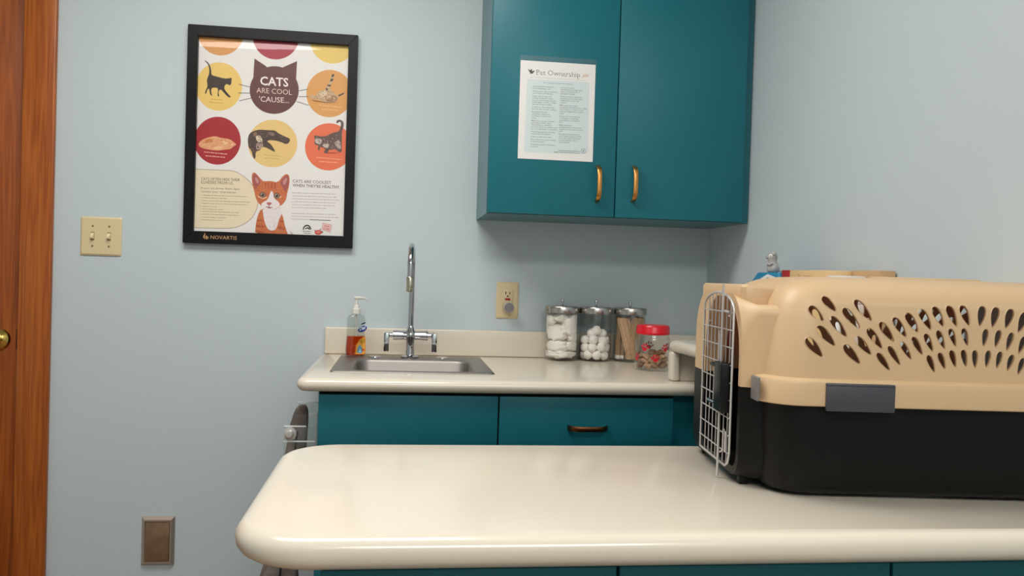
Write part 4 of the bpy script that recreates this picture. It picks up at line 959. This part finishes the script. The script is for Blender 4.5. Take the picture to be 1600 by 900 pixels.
hc = obj('h', bm, TAN); outer = boolean(outer, hc, 'DIFFERENCE')
# split into top and bottom shells
bot = outer.copy(); bot.data = outer.data.copy(); COL.objects.link(bot)
bm = NB(); box(bm, -.2, -.2, .147, .8, .6, .5); ct = obj('c', bm, TAN); outer = boolean(outer, ct, 'INTERSECT')
bm = NB(); box(bm, -.2, -.2, -.2, .8, .6, .1468); cb = obj('c', bm, TAN); bot = boolean(bot, cb, 'INTERSECT')
def finish(o, name, m_, ang=38):
    o.name = name; o.data.name = name; o.data.materials.clear(); o.data.materials.append(m_)
    for p in o.data.polygons: p.material_index = 0
    o.data.shade_smooth(); o.data.set_sharp_from_angle(angle=math.radians(ang)); o.parent = kt
finish(outer, 'top_shell', TAN); finish(bot, 'bottom_shell', BLK)
outer['label'] = 'tan upper half with teardrop vent holes'; bot['label'] = 'black lower half'
# raised lips round the vent holes, on the visible near side
def side_y(z_):
    t_ = [(.166, .002), (.215, .0075), (.250, .013), (.272, .019), (.288, .027), (.298, .037)]
    for (a, b), (c, d_) in zip(t_, t_[1:]):
        if z_ <= c: return b+(d_-b)*max(0, (z_-a))/(c-a)
    return .037
for near in (True, False):
    bm = NB()
    for h in allh:
        A_ = teardrop(h, .0014); B_ = teardrop(h, .0002)
        def yy(z_, off): 
            v = side_y(z_); return BY0+v-off if near else BY1-v+off
        r0 = [bm.verts.new((x, yy(z_, -.0004), z_)) for x, z_ in A_]; r1 = [bm.verts.new((x, yy(z_, .0007), z_)) for x, z_ in teardrop(h, .0008)]; r2 = [bm.verts.new((x, yy(z_, -.0006), z_)) for x, z_ in B_]
        for q, s_ in ((r0, r1), (r1, r2)):
            for i in range(len(q)): j = (i+1) % len(q); bm.faces.new((q[i], q[j], s_[j], s_[i]))
    obj('vent_rims', bm, TAN, kt, ang=60)
# rim flange
bm = NB()
def fl(o_, z_): return rr(BX0-o_, BY0-o_, BX1+o_, BY1+o_, .058, 10, z_)
loft(bm, [fl(-.003, .134), fl(.009, .131), fl(.0105, .1325), fl(.0105, .160), fl(.0085, .1655), fl(.003, .1675), fl(-.0035, .169)], cap0=False, cap1=False)
rings = [fl(-.003, .134), fl(-.003, .169)]
rim = obj('rim', bm, TAN, kt)
# doorway is free of the flange
bm = NB(); box(bm, -.06, .062, .10, .02, .292, .20); cc = obj('c', bm, TAN)
rim.parent = None; rim = boolean(rim, cc, 'DIFFERENCE'); finish(rim, 'rim', TAN)
# side latches and end clip
def lat(x0, x1, near=True):
    bm = NB(); y = BY0-.0105 if near else BY1+.0105; s_ = -1 if near else 1
    ya, yb = sorted((y+s_*.0045, y-s_*.001))
    box(bm, x0, ya, .1255, x1, yb, .1630, .0015, 2); ya, yb = sorted((y+s_*.0045, y-s_*.010)); box(bm, x0, ya, .1590, x1, yb, .1640, .0015, 2)
    obj('latch', bm, GREYP, kt)
lat(.058, .154); lat(.395, .494); lat(.059, .158, False); lat(.395, .494, False)
for ys in ((.016, .046), (.296, .326)):
    bm = NB(); box(bm, BX0-.0150, ys[0], .132, BX0-.0100, ys[1], .1665, .0022, 3)
    o = obj('end_clip', bm, GREYC, kt); o['label'] = 'light grey clip'
# feet
for x, y in ((.06, .05), (.06, .28), (.48, .05), (.48, .28)):
    bm = NB(); box(bm, x-.02, y-.012, 0, x+.02, y+.012, .008, .002); obj('foot', bm, BLK, kt)
for y in (.082, .30):
    bm = NB(); box(bm, -.032, y-.006, 0, -.018, y+.006, .018, .002); obj('foot', bm, BLK, kt)
# top handle
bm = NB(); box(bm, .20, .142, .3095, .36, .188, .3150, .003)
obj('carry_handle', bm, TAN, kt)
# wire door
DXp = -.0475
dr = bpy.data.objects.new('wire_door', None); COL.objects.link(dr); dr.parent = kt; dr.empty_display_size = .03
NY, FYD, DZ0, DZ1 = .078, .249, .022, .272
bm = NB(); out = [(FYD, DZ0), (FYD, .257)]
for i in range(1, 12):
    a = PI*i/12; out.append(((NY+FYD)/2+(FYD-NY)/2*math.cos(a), .257+.026*math.sin(a)))
out += [(NY, .257), (NY, .045), (NY+.006, .030), (NY+.020, .0225), (FYD, .0225)]
tube(bm, [(DXp, y, z_) for y, z_ in out], .0018, 8); obj('outer_wire', bm, STEELW, dr, ang=70)
def topz(y): 
    u = (y-(NY+FYD)/2)/((FYD-NY)/2); return .257+.026*math.sqrt(max(0, 1-u*u))
ys = [NY+(FYD-NY)*k/8 for k in range(1, 8)]
for y in ys:
    bm = NB(); tube(bm, [(DXp+.002, y, DZ0), (DXp+.002, y, topz(y))], .0010, 6); obj('wire', bm, STEELW, dr)
zs = [.044+.0262*k for k in range(9)]
for z_ in zs:
    ya, yb = NY-.002, FYD+.002
    bm = NB(); tube(bm, [(DXp-.0012, ya, z_), (DXp-.0012, yb, z_)], .0010, 6); obj('wire', bm, STEELW, dr)
LY = .117
bm = NB(); tube(bm, [(DXp-.006, LY, -.0003+.003), (DXp-.006, LY, .110)], .0021, 8); tube(bm, [(DXp-.006, LY, .165), (DXp-.006, LY, .296)], .0021, 8)
tube(bm, [(DXp-.006, LY+.012, .170), (DXp-.006, LY+.012, .222), (DXp-.006, LY, .224)], .0020, 8)
obj('latch_rod', bm, STEELW, dr)
bm = NB(); box(bm, DXp-.015, LY-.034, .104, DXp+.003, LY+.006, .178, .0025); box(bm, DXp-.013, LY-.004, .168, DXp-.004, LY+.040, .1735, .002); box(bm, DXp-.009, LY+.008, .112, DXp+.002, LY+.026, .168, .002)
obj('latch_box', bm, BLK2, dr)
bm = NB(); tube(bm, [(DXp-.010, LY-.004, .114), (DXp-.012, LY+.045, .113)], .0032, 10); obj('latch_lever', bm, CHROME, dr)
bm = NB(); tube(bm, [(DXp-.004, NY+.008, .045), (DXp-.004, NY+.008, .075), (DXp-.004, NY+.020, .078), (DXp-.004, NY+.020, .046), (DXp-.004, NY+.035, .040)], .0016, 8); obj('latch_loop', bm, STEELW, dr)
bm = NB(); tube(bm, [(DXp-.003, NY+.012, .248), (DXp-.003, NY+.010, .254), (DXp-.003, NY+.045, .255)], .002, 8); obj('hinge_wire', bm, STEELW, dr)
bm = NB(); tube(bm, [(DXp+.006, FYD-.012, .235), (DXp+.006, FYD-.004, .225), (DXp+.006, FYD-.001, .19)], .002, 8); obj('hinge_wire', bm, STEELW, dr)
